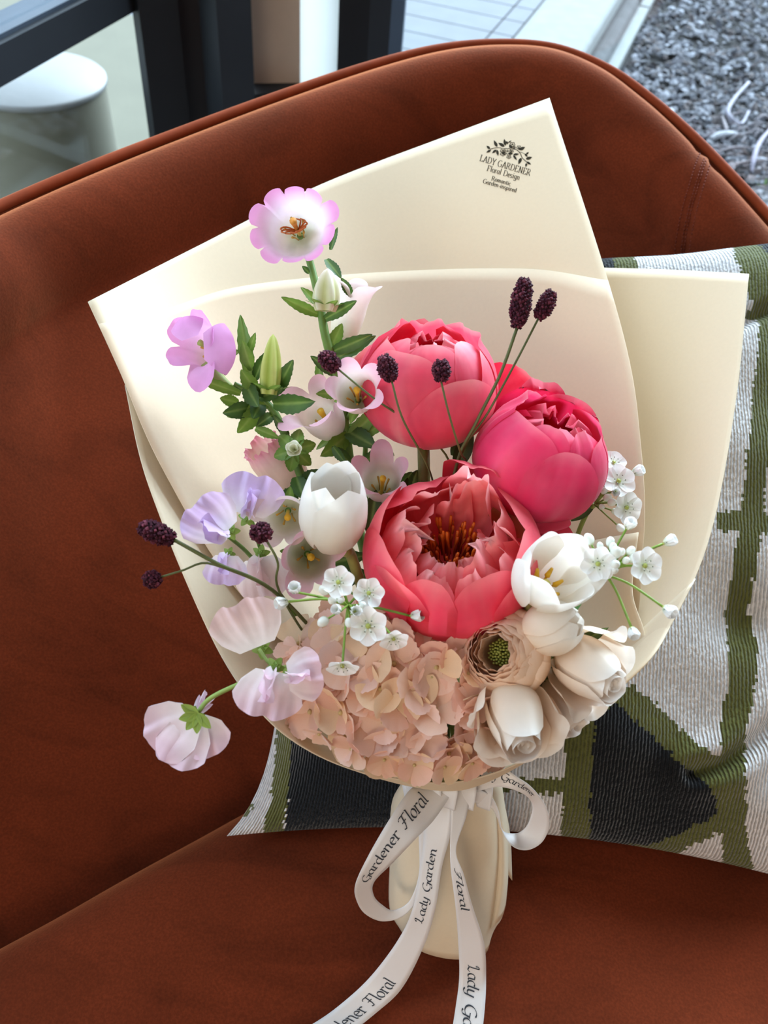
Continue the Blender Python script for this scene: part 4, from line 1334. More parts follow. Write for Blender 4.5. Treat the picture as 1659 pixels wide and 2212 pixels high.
# lower peony, open with orange stamens
R = 0.0485
def bowlc(lip): return [(0.05 * R, -0.78 * R), (0.5 * R, -0.72 * R), (0.88 * R, -0.42 * R), (1.02 * R, -0.02 * R), (1.00 * R, 0.34 * R), (lip * R, 0.66 * R)]
P_C = [petal_opts(-64, .56, off=.0030, curl=-.006, streak=.35, prof=bowlc(.78), scale=1.0),
       petal_opts(-112, .38, off=.0034, curl=-.006, streak=.3, prof=bowlc(.82), scale=1.0),
       petal_opts(-20, .55, off=.0008, curl=-.003, prof=bowlc(.80), scale=1.05),
       petal_opts(-156, .60, off=.0015, curl=-.003, prof=bowlc(.84), scale=1.06),
       petal_opts(162, .62, off=.0, curl=-.003, prof=bowlc(.86), scale=1.07),
       petal_opts(24, .58, off=.0005, curl=-.004, prof=bowlc(.76), scale=1.08),
       petal_opts(122, .60, off=.001, curl=-.010, prof=bowlc(.82), scale=1.06, ruf=.0015, jag=.02),
       petal_opts(68, .44, off=.0005, curl=-.002, prof=bowlc(.74), scale=1.22, ruf=.001),
       petal_opts(-40, .5, off=-.002, prof=bowlc(.9), scale=1.07, tilt=.06),
       petal_opts(-135, .5, off=-.002, prof=bowlc(.9), scale=1.05, tilt=.05)]
inner_col = peony_col(c255(254, 142, 148), c255(255, 214, 206), c255(244, 92, 106))
pC, MC = peony('peony', 976, 1205, .506, (-.02, .58, .81), 0, R, 'large open coral peony showing orange stamens in the middle', P_C, (CORE3, PALE3, DARK3), closed=False)
def ib(r, h, rl): return [(0.16 * R, -.46 * R), (0.55 * r, -.38 * R), (.92 * r, -.10 * R), (r * 1.0, .16 * R), (rl * r, h * R)]
for k, (ang, r, h, rl, hw, opt) in enumerate([
        (160, .86, .62, .60, .62, dict(jag=.05, ruf=.004)), (205, .80, .44, .66, .52, dict(jag=.05, ruf=.003)), (178, .68, .48, .55, .60, dict(jag=.06, ruf=.005)), (140, .62, .52, .6, .50, dict(jag=.06, ruf=.004)),
        (112, .86, .74, .58, .46, dict(jag=.04, ruf=.003)), (68, .86, 1.06, .62, .50, dict(jag=.03, ruf=.002)), (62, .70, .96, .66, .44, dict(jag=.05, ruf=.006)), (84, .62, .86, .66, .40, dict(jag=.05, ruf=.006)),
        (20, .84, .64, .66, .50, dict(jag=.05, ruf=.004)), (-4, .66, .52, .60, .60, dict(jag=.05, ruf=.005)), (-36, .58, .56, .45, .75, dict(jag=.04, ruf=.003)), (-62, .74, .40, .60, .50, dict(jag=.04, ruf=.004)),
        (-92, .62, .40, .50, .50, dict(jag=.05, ruf=.004)), (-115, .78, .34, .62, .42, dict(jag=.05, ruf=.003)), (-22, .82, .46, .66, .46, dict(jag=.04, ruf=.004)),
        (165, .50, .30, .62, .62, dict(jag=.06, ruf=.004)), (215, .46, .22, .60, .55, dict(jag=.06, ruf=.004)), (8, .48, .34, .62, .55, dict(jag=.06, ruf=.004)), (-60, .46, .30, .5, .62, dict(jag=.05, ruf=.004)), (-120, .5, .24, .55, .5, dict(jag=.05, ruf=.004))]):
    me = shell(ib(r * R, h, rl), hw, drop=.16, tip=3, rfq=1.0, seed=k + .37, colf=inner_col, nu=20, nv=14, curl=.002, off=.0005 * (k % 3), **opt)
    add('petal', me, pC, MC @ RZ(math.radians(ang)))
items = []
for k in range(130):
    a = RNG.uniform(0, 6.28); rr = 0.34 * R * math.sqrt(RNG.random())
    b = np.array([rr * math.cos(a), rr * math.sin(a) + .004, -.36 * R])
    lean = RNG.uniform(.2, .8)
    e = b + np.array([math.cos(a) * .010 * lean, math.sin(a) * .010 * lean, RNG.uniform(.014, .026)])
    items.append(tube_vf([b, (b + e) / 2 + RNG.normal(0, .001, 3), e * .85 + b * .15, e], [.0005, .0006, .0011, .0009], 5))
V, Fc = join_vf(items)
cst = []
for v in V: cst.append(mixc(srgb(160, 30, 24), srgb(222, 112, 28), (v[2] + .36 * R) / .026))
o = add('stamens', mesh('stamens', V, Fc, M_STEM, col=cst), pC, MC); o['kind'] = 'stuff'
# narrow guard petals sticking out to the right of the open peony
for (x, y, d, ax, spin, L, W, c) in [(1120, 1140, .520, (-.1, .55, .8), -.02, .032, .009, c255(224, 70, 104)), (1062, 1100, .520, (.0, .2, 1), -.55, .030, .011, c255(176, 118, 70)), (1150, 1160, .530, (-.2, .6, .75), -.3, .026, .012, c255(206, 40, 70)), (1085, 1320, .505, (.2, -.2, .95), -.5, .02, .011, c255(220, 80, 100))]:
    me = fan(L, W, base=.4, drop=.4, cup=.3, bend=.1, seed=x, colf=lambda u, t, c=c: mixc(c, PALE3, .25 * t), nu=10, nv=10)
    add('guard_petal', me, pC, frame(U(x, y, d), CV(*ax), spin))

# ------------------------------------------------------------------ tulips
TW, TI, TB = c255(248, 244, 238), c255(246, 236, 218), c255(240, 226, 200)
def tulip_col(u, t):
    c = mixc(TB, TW, min(1, t * 1.6))
    return mixc(c, c255(236, 238, 240), 0.35 * math.exp(-(u / .07) ** 2) * t)
def tulip_col2(u, t):
    return mixc(c255(248, 222, 196), TW, min(1, max(0, (t - .25) * 1.6)))


def tulip(px, py, d, axis, spin, prof, label, petals, colf=tulip_col, stamens=False, via=None, size=1.0):
    pos = U(px, py, d)
    t = thing('tulip', pos, label, 'flower', 'white tulips in the bouquet')
    Mf = frame(pos, CV(*axis), spin) @ SCL(size)
    for k, (ang, opt) in enumerate(petals):
        opt = dict(opt); sc = opt.pop('scale', 1.0); pr = opt.pop('prof', prof)
        me = shell(pr, colf=colf, seed=k + px * .1, nu=14, nv=16, mat=M_WAXY, **opt)
        add('petal', me, t, Mf @ RZ(math.radians(ang)) @ SCL(sc))
    if stamens:
        for k in range(6):
            a = k * 1.047
            b = np.array([.004 * math.cos(a), .004 * math.sin(a), prof[0][1] + .004]); e = b + np.array([.007 * math.cos(a), .007 * math.sin(a), .017])
            V, Fc = tube_vf([b, (b + e) / 2, e * .6 + b * .4, e], [.0008, .0009, .0022, .0012], 7, n=10)
            add('stamen', mesh('stamen', V, Fc, M_STEM, col=[srgb(226, 170, 40)] * len(V)), t, Mf)
        V, Fc = tube_vf([(0, 0, prof[0][1]), (0, 0, prof[0][1] + .014), (0, 0, prof[0][1] + .018)], [.0028, .0025, .0034], 8)
        add('pistil', mesh('pistil', V, Fc, M_STEM, col=[srgb(226, 214, 120)] * len(V)), t, Mf)
    hb = np.array(pos) + np.array(CV(*axis)) * prof[0][1] * size
    stem_to_neck(t, hb, r=.0036, col=srgb(158, 158, 92), k=nextk(), via=via)
    return t


TP = [(.003, -.030), (.014, -.027), (.0205, -.012), (.0205, .004), (.0175, .018), (.0135, .029)]
tulip(720, 1100, .492, (.10, .72, .68), 0, TP, 'upright white tulip cup standing left of the open peony',
      [(-62, dict(hw=1.10, drop=.30, tip=1.25, off=.0012, curl=.002)), (-178, dict(hw=1.10, drop=.30, tip=1.25, off=.001, curl=.0008)), (62, dict(hw=1.10, drop=.30, tip=1.25, scale=1.06)),
       (-118, dict(hw=1.10, drop=.30, tip=1.25, off=-.001, scale=.97)), (10, dict(hw=1.10, drop=.30, tip=1.25, off=.0004, scale=1.03)), (120, dict(hw=1.10, drop=.30, tip=1.25, off=-.001, scale=1.02))],
      via=[U(745, 1190, .505), U(775, 1250, .53)], size=.92)
TP2 = [(.003, -.026), (.013, -.023), (.0205, -.010), (.0235, .004), (.0235, .016), (.0225, .027)]
tulip(1190, 1250, .456, (.22, .46, .86), .15, TP2, 'open white tulip with yellow stamens at the right of the bouquet',
      [(-70, dict(hw=.95, drop=.36, tip=1.35, off=.001, curl=.003)), (165, dict(hw=.8, drop=.4, tip=1.35, off=.001, curl=.001)), (50, dict(hw=.95, drop=.36, tip=1.35, scale=1.06)),
       (-10, dict(hw=.75, drop=.5, tip=1.7, off=.001, curl=.003, tilt=.12)), (110, dict(hw=.9, drop=.36, tip=1.35, scale=1.05)), (-140, dict(hw=.9, drop=.45, tip=1.8, off=-.001)),
       (185, dict(hw=.6, drop=.4, tip=1.4, scale=1.14, curl=.002, off=.001))], stamens=True, size=.80)
TP3 = [(.003, -.022), (.013, -.0195), (.0195, -.008), (.0200, .003), (.0155, .014), (.008, .021)]
tulip(1196, 1354, .466, (.80, .30, .45), .3, TP3, 'closed cream tulip bud lying on its side below the open tulip',
      [(-80, dict(hw=.95, drop=.3, tip=2, off=.0012)), (0, dict(hw=.9, drop=.35, tip=2, off=.0006)), (150, dict(hw=.9, drop=.35, off=.0008)), (75, dict(hw=.95, drop=.35, off=-.0002)), (-140, dict(hw=.9, drop=.35, off=-.0004)), (-35, dict(hw=.8, drop=.3, off=-.001)), (40, dict(hw=.8, drop=.3, off=-.0015, scale=1.02))],
      colf=tulip_col2, size=.74)

# ------------------------------------------------------------------ roses
def rose_col(u, t):
    c = mixc(c255(240, 214, 176), c255(248, 226, 204), min(1, t * 2))
    return mixc(c, c255(250, 244, 238), max(0, (t - .55) / .45))


def rose(px, py, d, axis, spin, s, label, outer, leaves=()):
    pos = U(px, py, d)
    t = thing('rose', pos, label, 'flower', 'cream roses in the bouquet')
    Mf = frame(pos, CV(*axis), spin) @ SCL(s)
    # tight spiral heart
    V, C = [], []
    nt_, nz_ = 90, 8
    for j in range(nz_ + 1):
        for i in range(nt_ + 1):
            f = i / nt_; a = f * 6.283 * 2.6
            r = (.0015 + .0068 * f) * (1 - .12 * math.sin(3.14 * j / nz_)) 
            z = -.012 + .0385 * j / nz_ - .0030 * (1 - f) + .0006 * math.sin(3 * a)
            V.append((r * math.cos(a) + .0008 * math.sin(a * .7), r * math.sin(a), z)); C.append(lin(rose_col(0, .45 + .55 * j / nz_)))
    add('heart', mesh('heart', V, gridfaces(nt_, nz_), M_WAXY, col=C), t, Mf)
    bud = [(.003, -.026), (.012, -.024), (.0178, -.012), (.0178, .002), (.0140, .015), (.0100, .0255)]
    for k, (ang, off, hw, sc) in enumerate([(20, -.001, 1.3, .96), (150, -.0005, 1.25, .98), (265, .0004, 1.3, 1.0), (80, .0012, 1.05, 1.02), (210, .0018, 1.05, 1.02)]):
        me = shell(bud, hw, drop=.2, tip=2.6, off=off, curl=.0025, seed=k + px, colf=rose_col, nu=16, nv=14, mat=M_WAXY, ruf=.0005)
        add('petal', me, t, Mf @ RZ(math.radians(ang)) @ SCL(sc))
    op = [(.003, -.027), (.014, -.025), (.0225, -.013), (.0245, .000), (.0245, .010), (.0275, .016)]
    for k, (ang, hw, sc, tilt, curl) in enumerate(outer):
        me = shell(op, hw, drop=.34, tip=2.2, off=.001, curl=curl, seed=k + px * .5, colf=rose_col, nu=16, nv=14, mat=M_WAXY, ruf=.0012, tilt=tilt, jag=.01)
        add('outer_petal', me, t, Mf @ RZ(math.radians(ang)) @ SCL(sc))
    # green sepals
    for k in range(5):
        me = fan(.02, .0045, base=.8, drop=.2, taper=.7, bend=-.25, colf=lambda u, t: mixc(c255(96, 112, 62), c255(132, 146, 84), abs(u)), mat=M_LEAF, nu=4, nv=8, seed=k)
        add('sepal', me, t, Mf @ TR(0, 0, -.026) @ RZ(k * 1.257) @ RY(-.35))
    stem_to_neck(t, np.array(pos) - np.array(CV(*axis)) * .026 * s, r=.003, col=srgb(96, 112, 56), k=nextk())
    return t


rose(1116, 1552, .462, (.10, -.56, .82), .2, .80, 'cream rose lowest in the bouquet, hanging over the paper lip',
     [(-90, 1.0, 1.0, .0, .003), (-20, .8, 1.02, .05, .004), (205, .8, 1.02, .05, .004), (-125, .9, 1.10, .16, .002), (-55, .95, 1.08, .16, .002), (155, .5, .96, .2, .004)])
rose(1272, 1442, .470, (.52, -.34, .78), .5, .80, 'cream rose with tight spiral heart at the right lip of the paper',
     [(-80, .95, 1.0, .0, .003), (-150, .7, 1.04, .06, .006), (-20, .8, 1.0, .0, .004), (30, .6, 1.02, .08, .006), (-110, .7, 1.10, .16, .004)])
rose(1214, 1522, .494, (.42, -.55, .70), -.3, .68, 'small blush rose tucked between the two larger cream roses',
     [(-60, .9, 1.03, .03, .004), (0, .8, 1.08, .12, .003), (-120, .8, 1.06, .1, .003)])

# ------------------------------------------------------------------ ranunculus
pos = U(1090, 1410, .478)
ran = thing('ranunculus', pos, 'peach ranunculus with many thin layered petals and green centre below the peony', 'flower')
Mr = frame(pos, CV(-.48, .16, .86), .2)
def ran_col(u, t): return mixc(c255(246, 200, 150), c255(254, 226, 204), t)
k = 0
for ring, (r, h, n_, off) in enumerate([(.026, .004, 5, .0), (.0235, .008, 6, 0), (.021, .011, 6, 0), (.0185, .013, 6, 0), (.016, .014, 5, 0), (.0135, .0145, 5, 0), (.011, .0145, 5, 0)]):
    for q in range(n_):
        pr = [(.003, -.018), (r * .7, -.015), (r, -.006), (r * 1.02, .2 * h), (r * .93, .75 * h), (r * .74, 1.15 * h)]
        me = shell(pr, 3.14 / n_ * 1.35, drop=.18, tip=3, off=.0003 * (q % 2), seed=k + .2, colf=ran_col, nu=10, nv=8, ruf=.0008, curl=.0012, mat=M_WAXY)
        add('petal', me, ran, Mr @ RZ(q * 6.283 / n_ + ring * .6)); k += 1
items = []
for q in range(60):
    a = q * 2.399; r = .0085 * math.sqrt(q / 60)
    items.append(tube_vf([(r * math.cos(a), r * math.sin(a), -.004), (r * math.cos(a) * .9, r * math.sin(a) * .9, .009 - r * .3)], [.0009, .0007], 5))
V, Fc = join_vf(items)
o = add('centre', mesh('centre', V, Fc, M_STEM, col=[mixc(srgb(66, 62, 20), srgb(140, 140, 60), (v[2] + .004) / .013) for v in V]), ran, Mr); o['kind'] = 'stuff'
stem_to_neck(ran, np.array(pos) - np.array(CV(-.48, .16, .86)) * .018, r=.003, k=nextk())

# ------------------------------------------------------------------ hydrangea
hpos = U(872, 1484, .522)
hyd = thing('hydrangea', hpos, 'blush pink hydrangea head filling the lower front of the bouquet', 'flower')
def hcol(a, b):
    return lambda u, t: mixc(mixc(a, c255(214, 190, 140), max(0, .5 - t) * .5), b, max(0, t - .6) * 1.5)
HP = []
hp_pal = [(c255(250, 212, 192), c255(252, 222, 212)), (c255(248, 204, 184), c255(250, 208, 196)), (c255(250, 218, 184), c255(250, 222, 192)), (c255(251, 216, 204), c255(253, 226, 224))]
for q in range(10):
    a, b = hp_pal[q % 4]
    HP.append(fan(1.0, .56 + .05 * (q % 3), base=.22, drop=.26 + .03 * (q % 2), tip=2.0, cup=.12 + .05 * (q % 3), bend=.06 + .05 * (q % 4), ruf=.018, rfq=1.5 + (q % 3), jag=(.035 if q % 2 else .008), jagn=24, seed=q * .7, nu=14, nv=7, colf=hcol(a, b)))
items = [tube_vf([(0, 0, -1.1), (0, .05, -.5), (0, 0, -.02)], [.035, .035, .05], 6)]
ball = []
for j in range(5):
    for i in range(8):
        th = math.pi * j / 4; a = 6.283 * i / 8
        ball.append((.10 * math.sin(th) * math.cos(a), .10 * math.sin(th) * math.sin(a), .04 + .09 * math.cos(th)))
items.append((ball, gridfaces(8, 4, wrap=True)))
V, Fc = join_vf(items)
HC = mesh('floret', V, Fc, M_STEM, col=[srgb(196, 172, 120) if v[2] > -.1 else srgb(206, 168, 138) for v in V])
hx, hy, hz = CV(1, 0, 0), CV(0, 1, 0), CV(0, 0, 1)
ga = math.pi * (3 - math.sqrt(5))
NF = 190
cnt = 0
LOWF = [(690, 1585, .474), (760, 1618, .474), (830, 1640, .476), (895, 1652, .478), (960, 1656, .478), (1020, 1648, .478), (1062, 1622, .478), (1040, 1500, .476), (1010, 1455, .476)]
for q in range(NF + len(LOWF)):
    low = LOWF[q] if q < len(LOWF) else None
    zz = 1 - 1.35 * (q + .5 - len(LOWF)) / NF
    zz = min(1, zz); rr = math.sqrt(max(0, 1 - zz * zz)); a = ga * q
    nx, ny = rr * math.cos(a), rr * math.sin(a)
    if zz < -.05: continue
    jit = RNG.normal(0, .05, 3)
    p = hpos + hx * (nx + jit[0]) * .074 + hy * (ny + jit[1]) * .0560 + hz * (zz + jit[2] * .7) * .048
    if low is not None:
        p = U(*low); nx, ny, zz = (low[0] - 872) / 260, (1484 - low[1]) / 200, .6
    pp = PX(p)
    lipy = np.interp(pp[0], [500, 560, 640, 740, 842, 960, 1060, 1160], [1440, 1535, 1605, 1655, 1680, 1691, 1672, 1628])
    if low is None and (pp[0] < 590 or pp[0] > 1130 or pp[1] > lipy - np.interp(pp[0], [600, 760, 860, 1100], [84, 68, 46, 42])): continue
    if pp[1] < 1345 and pp[0] > 830: continue            # under the open peony
    if low is None and pp[1] < 1470 and pp[0] > 985: continue            # the ranunculus sits here
    if cnt >= 75: break
    nrm = hx * nx * .9 + hy * ny * .9 + hz * (zz + .3) + RNG.normal(0, .36, 3)
    s = RNG.uniform(.0128, .0185) if low is None else RNG.uniform(.0105, .0125)
    Mh = frame(p, nrm, RNG.uniform(0, 6.28)) @ SCL(s)
    fo = add('floret', HC, hyd, Mh)
    tint = RNG.uniform(.94, 1.04); gr = RNG.uniform(0, .06)
    npet = 4
    for w in range(npet):
        Mp = Mh @ RZ(w * 6.283 / npet + RNG.normal(0, .08)) @ TR(.04, 0, .006 * w) @ RY(-RNG.uniform(.02, .34)) @ RX(RNG.normal(0, .10)) @ SCL(RNG.uniform(.88, 1.08))
        add('petal', HP[int(RNG.integers(0, 10))], fo, Mp, color=(tint, tint * (1 - gr * .2), tint * (1 - gr)))
    cnt += 1
print('florets', cnt)
stem_to_neck(hyd, hpos, r=.004, k=nextk())
# branching florets stalks under the head
for q in range(14):
    a = q * .45
    e = hpos + hx * .05 * math.cos(a) + hy * .04 * math.sin(a) + hz * .03
    tube('branch', [hpos - hz * .012, (hpos + e) / 2 + hz * .004, e], [.0016, .0011, .0008], M_STEM, hyd, n=8, col=srgb(198, 158, 122))

# ------------------------------------------------------------------ leaves helper
def leaf_col(a, b):
    def f(u, t):
        c = mixc(a, b, abs(u) * .5 + .2 * t)
        return mixc(c, c255(150, 170, 96), .55 * math.exp(-(u / .09) ** 2))
    return f
LG, DG, MG = c255(126, 158, 62), c255(44, 70, 36), c255(84, 118, 46)


def leaf(parent, x0, y0, d0, x1, y1, d1, W, colr=(MG, DG), bend=-.12, fold=.25, face=(0, 0, 1), serr=.06, name='leaf', twist=0.0):
    """lanceolate leaf from base pixel to tip pixel"""
    a, b = U(x0, y0, d0), U(x1, y1, d1)
    L = float(np.linalg.norm(b - a)); W = W * .86
    xa = Vector(b - a).normalized()
    f = Vector(CV(*face)); z = (f - f.dot(xa) * xa).normalized()
    y = z.cross(xa)
    M = Matrix([[xa[i], y[i], z[i], a[i]] for i in range(3)] + [[0, 0, 0, 1]]) @ RX(twist)
    me = fan(L, W, base=.35, drop=.02, taper=.75, bend=bend, fold=fold, ruf=.012, rfq=1, serr=serr, colf=leaf_col(*colr), mat=M_LEAF, nu=8, nv=14, seed=x0 * .013, name=name)
    return add(name, me, parent, M)


# ------------------------------------------------------------------ canterbury bells
def bell_mesh(prof, nl=5, ld=.25, point=1.0, flare=0.0, wave=0.0, colf=None, seed=0, nu=60, nv=16, asym=0.0):
    V, C = [], []
    rnd = np.random.default_rng(int(seed * 100)); ph = rnd.uniform(0, 6.28, nl + 2)
    prof = np.array(prof, float)
    for j in range(nv + 1):
        for i in range(nu):
            a = 2 * math.pi * i / nu
            lob = abs(math.cos(nl * a / 2)) ** point             # 1 at the middle of a lobe
            tm = 1 - ld * (1 - lob)
            t = j / nv * tm
            p = spline(prof, [t])[0]
            k = int(((a + math.pi / nl) % (2 * math.pi)) / (2 * math.pi / nl))
            r = p[0] * (1 + flare * t ** 4 * math.sin(ph[k % nl]) * .5) + wave * t ** 3 * math.sin(3 * nl * a + ph[0])
            z = p[1] + flare * t ** 4 * .006 * math.sin(ph[k % nl] * 2) + wave * t ** 3 * math.cos(2 * nl * a + ph[1])
            V.append((r * math.cos(a), r * math.sin(a), z)); C.append(lin(colf(lob, t)))
    return mesh('bell', V, gridfaces(nu, nv, wrap=True), M_PETAL, col=C)


def bell_col(rim, wall, deep):
    def f(lob, t):
        c = mixc(deep, wall, min(1, t / .45))
        return mixc(c, rim, max(0, (t - .55) / .35))
    return f


def bell(parent, px, py, d, axis, spin, s, prof, pistil=True, pist_col=c255(226, 176, 44), calyx=True, **kw):
    pos = U(px, py, d)
    Mf = frame(pos, CV(*axis), spin) @ SCL(s)
    o = add('bell_flower', bell_mesh(prof, seed=px * .01, **kw), parent, Mf)
    z0 = prof[0][1]
    if pistil:
        V, Fc = tube_vf([(0, 0, z0), (.0005, 0, z0 + .013), (.001, .0, z0 + .021)], [.0011, .0012, .0022], 8, n=8)
        add('pistil', mesh('pistil', V, Fc, M_STEM, col=[lin(mixc(c255(206, 196, 110), pist_col, (v[2] - z0) / .016)) for v in V]), o, Mf)
        items = []
        for k in range(5):
            a = k * 1.257 + .4
            items.append(tube_vf([(.003 * math.cos(a), .003 * math.sin(a), z0 + .001), (.0042 * math.cos(a), .0042 * math.sin(a), z0 + .007), (.0062 * math.cos(a), .0062 * math.sin(a), z0 + .013)], [.0005, .0004, .0008], 5))
        V, Fc = join_vf(items)
        add('stamens', mesh('stamens', V, Fc, M_STEM, col=[lin(c255(190, 150, 60))] * len(V)), o, Mf)
    if calyx:
        for k in range(5):
            me = fan(.016, .004, base=.7, drop=.05, taper=.7, bend=.05, fold=.2, colf=leaf_col(LG, MG), mat=M_LEAF, nu=4, nv=8, seed=k, name='sepal')
            add('sepal', me, o, Mf @ TR(0, 0, z0 - .003) @ RZ(k * 1.257) @ RY(-.1))
    return o, np.array(pos) + np.array(CV(*axis)) * z0 * s


BP = [(.002, -.020), (.0085, -.018), (.0120, -.009), (.0125, .000), (.0150, .009), (.0205, .0135)]
BPW = [(.002, -.018), (.010, -.016), (.0140, -.008), (.0155, .000), (.0185, .0065), (.0240, .0085)]
BSAU = [(.002, -.012), (.0075, -.012), (.0135, -.0085), (.0165, -.002), (.0205, .0035), (.0250, .0055)]
PK = bell_col(c255(238, 162, 216), c255(244, 226, 240), c255(200, 206, 168))
PKP = bell_col(c255(238, 186, 204), c255(242, 226, 222), c255(176, 180, 140))
PKW = bell_col(c255(240, 214, 216), c255(240, 230, 222), c255(196, 196, 160))
SB, SD = srgb(96, 128, 56), srgb(70, 92, 40)


def bud(parent, x0, y0, x1, y1, d, r, colr=(c255(196, 206, 128), c255(226, 228, 176)), tipc=None):
    """closed bud: five-ribbed spindle between base and tip pixel"""
    a, b = U(x0, y0, d), U(x1, y1, d - .004)
    L = float(np.linalg.norm(b - a))
    M = frame(a, (b - a), 0.3)
    V, C = [], []
    for j in range(17):
        t = j / 16
        rr = r * (math.sin(math.pi * min(1, .16 + t * .84)) ** .55 if t < 1 else 0.05) * (1 - .25 * t)
        for i in range(30):
            an = 6.283 * i / 30
            rib = 1 + .16 * math.cos(5 * an + 1.2 * t)
            V.append((rr * rib * math.cos(an), rr * rib * math.sin(an), L * t)); C.append(lin(mixc(mixc(colr[0], colr[1], .5 + .5 * math.cos(5 * an + 1.2 * t)), tipc or colr[1], max(0, t - .6) * 2)))
    o = add('bud', mesh('bud', V, gridfaces(30, 16, wrap=True), M_PETAL, col=C), parent, M)
    for k in range(5):
        me = fan(.016, .0045, base=.7, drop=.05, taper=.7, bend=-.15, fold=.2, colf=leaf_col(LG, MG), mat=M_LEAF, nu=4, nv=8, seed=k + x0, name='sepal')
        add('sepal', me, o, M @ RZ(k * 1.257) @ RY(-.55))
    return o


CG = 'canterbury bells in the bouquet'
# tall stem with the big open cup on top
ca = thing('canterbury_bell', U(755, 1020, .565), 'tall canterbury bell stem topped by a wide pink cup above the paper fold', 'flower', CG)
_, b1 = bell(ca, 638, 492, .540, (-.14, .06, .99), .3, 1.12, BSAU, nl=10, ld=.20, point=.32, wave=.0, flare=.22, colf=PK, pistil=True, pist_col=c255(226, 150, 60), nu=120)
items = []
for k in range(9):       # curled brown stamens of the top cup
    a = 2.6 + k * .55
    P = [np.array([.001, 0, -.004]), np.array([.006 * math.cos(a), .003 * math.sin(a), .003]), np.array([.009 * math.cos(a + .3), .004 * math.sin(a + .3), .004]), np.array([.008 * math.cos(a + .7), .005 * math.sin(a + .7), .005])]
    items.append(tube_vf(P, [.0005, .0006, .0006, .0004], 5, n=10))
V, Fc = join_vf(items)
o = add('withered_stamens', mesh('withered_stamens', V, Fc, M_STEM, col=[srgb(188, 96, 34)] * len(V)), ca, frame(U(638, 495, .540), CV(-.14, .06, .99), .2)); o['kind'] = 'stuff'
tube('stem', [b1, U(668, 560, .565), U(690, 650, .562), U(702, 720, .562), U(722, 800, .566), U(742, 900, .570), U(757, 1010, .575), U(790, 1200, .580), NECK, U(962, 1985, .606)], [.0022, .0028, .0032, .0036, .0036, .0036], M_STEM, ca, n=50, seg=9, col=SB)
bud(ca, 702, 672, 708, 580, .548, .0092, (c255(206, 206, 148), c255(240, 236, 216)), c255(248, 242, 236))
_, b2 = bell(ca, 760, 650, .588, (.25, .88, .32), .2, 1.0, [(.002, -.030), (.0085, -.027), (.0115, -.012), (.012, .0), (.0145, .010), (.0200, .0165)], nl=5, ld=.30, point=.8, colf=PKW, flare=.4)
tube('pedicel', [b2, U(738, 740, .585), U(712, 765, .566)], [.0014, .0016], M_STEM, ca, n=8, col=SB)
_, b3 = bell(ca, 768, 845, .514, (-.05, .16, .98), .62, 1.0, BP, nl=5, ld=.30, point=.8, colf=PKP, flare=.3)
tube('pedicel', [b3, U(750, 905, .572)], [.0016], M_STEM, ca, n=6, col=SB)
_, b4 = bell(ca, 690, 890, .558, (-.38, .50, .78), 0.1, 1.12, BP, nl=5, ld=.32, point=.8, colf=PKP, flare=.5)
tube('pedicel', [b4, U(742, 950, .575)], [.0016], M_STEM, ca, n=6, col=SB)
_, b5 = bell(ca, 824, 1035, .548, (.0, .45, .88), .3, 1.02, BP, nl=5, ld=.34, point=.8, colf=PKP, flare=.3)
tube('pedicel', [b5, U(800, 1090, .575), U(775, 1120, .58)], [.0016], M_STEM, ca, n=8, col=SB)
for a in [(690, 680, .562, 612, 645, .545, .0058), (700, 690, .560, 770, 650, .545, .0062), (695, 665, .560, 652, 618, .555, .005), (705, 560, .57, 737, 600, .56, .006), (715, 540, .57, 728, 490, .572, .004),
          (668, 590, .560, 655, 575, .555, .003), (715, 760, .565, 800, 728, .55, .0075), (712, 755, .565, 740, 700, .56, .007), (720, 780, .566, 806, 722, .556, .008), (728, 810, .565, 672, 770, .555, .006), (735, 850, .568, 690, 850, .555, .006),
          (690, 778, .57, 690, 850, .565, .005), (748, 930, .570, 812, 965, .556, .010), (750, 940, .570, 700, 985, .558, .010), (752, 950, .570, 820, 880, .560, .0085), (755, 955, .572, 850, 905, .56, .007), (750, 905, .57, 770, 860, .565, .006),
          (757, 1000, .573, 718, 965, .556, .006), (720, 965, .556, 745, 1000, .552, .005), (778, 1010, .573, 830, 962, .556, .006), (825, 962, .557, 852, 985, .555, .004), (860, 1060, .575, 890, 1020, .56, .008), (760, 640, .575, 737, 600, .57, .005)]:
    leaf(ca, *a[:6], a[6], colr=(MG, DG) if RNG.random() < .6 else (LG, MG), bend=RNG.uniform(-.22, .05), fold=RNG.uniform(.1, .4), twist=RNG.uniform(-.5, .5))
tube('branch', [U(790, 960, .578), U(788, 1020, .58), U(795, 1120, .585)], [.0018, .002], M_STEM, ca, n=8, col=SB)

# left stem: pink side-facing bell and slim green bud
cb = thing('canterbury_bell', U(650, 1040, .560), 'leafy canterbury bell stem at left with lilac-pink open bell and slim green bud', 'flower', CG)
tube('stem', [U(505, 830, .545), U(545, 850, .548), U(585, 880, .550), U(612, 930, .552), U(640, 1000, .556), U(662, 1060, .560), U(720, 1220, .570), NECK, U(962, 1985, .606)], [.0020, .0026, .003, .0034, .0034], M_STEM, cb, n=50, seg=9, col=SB)
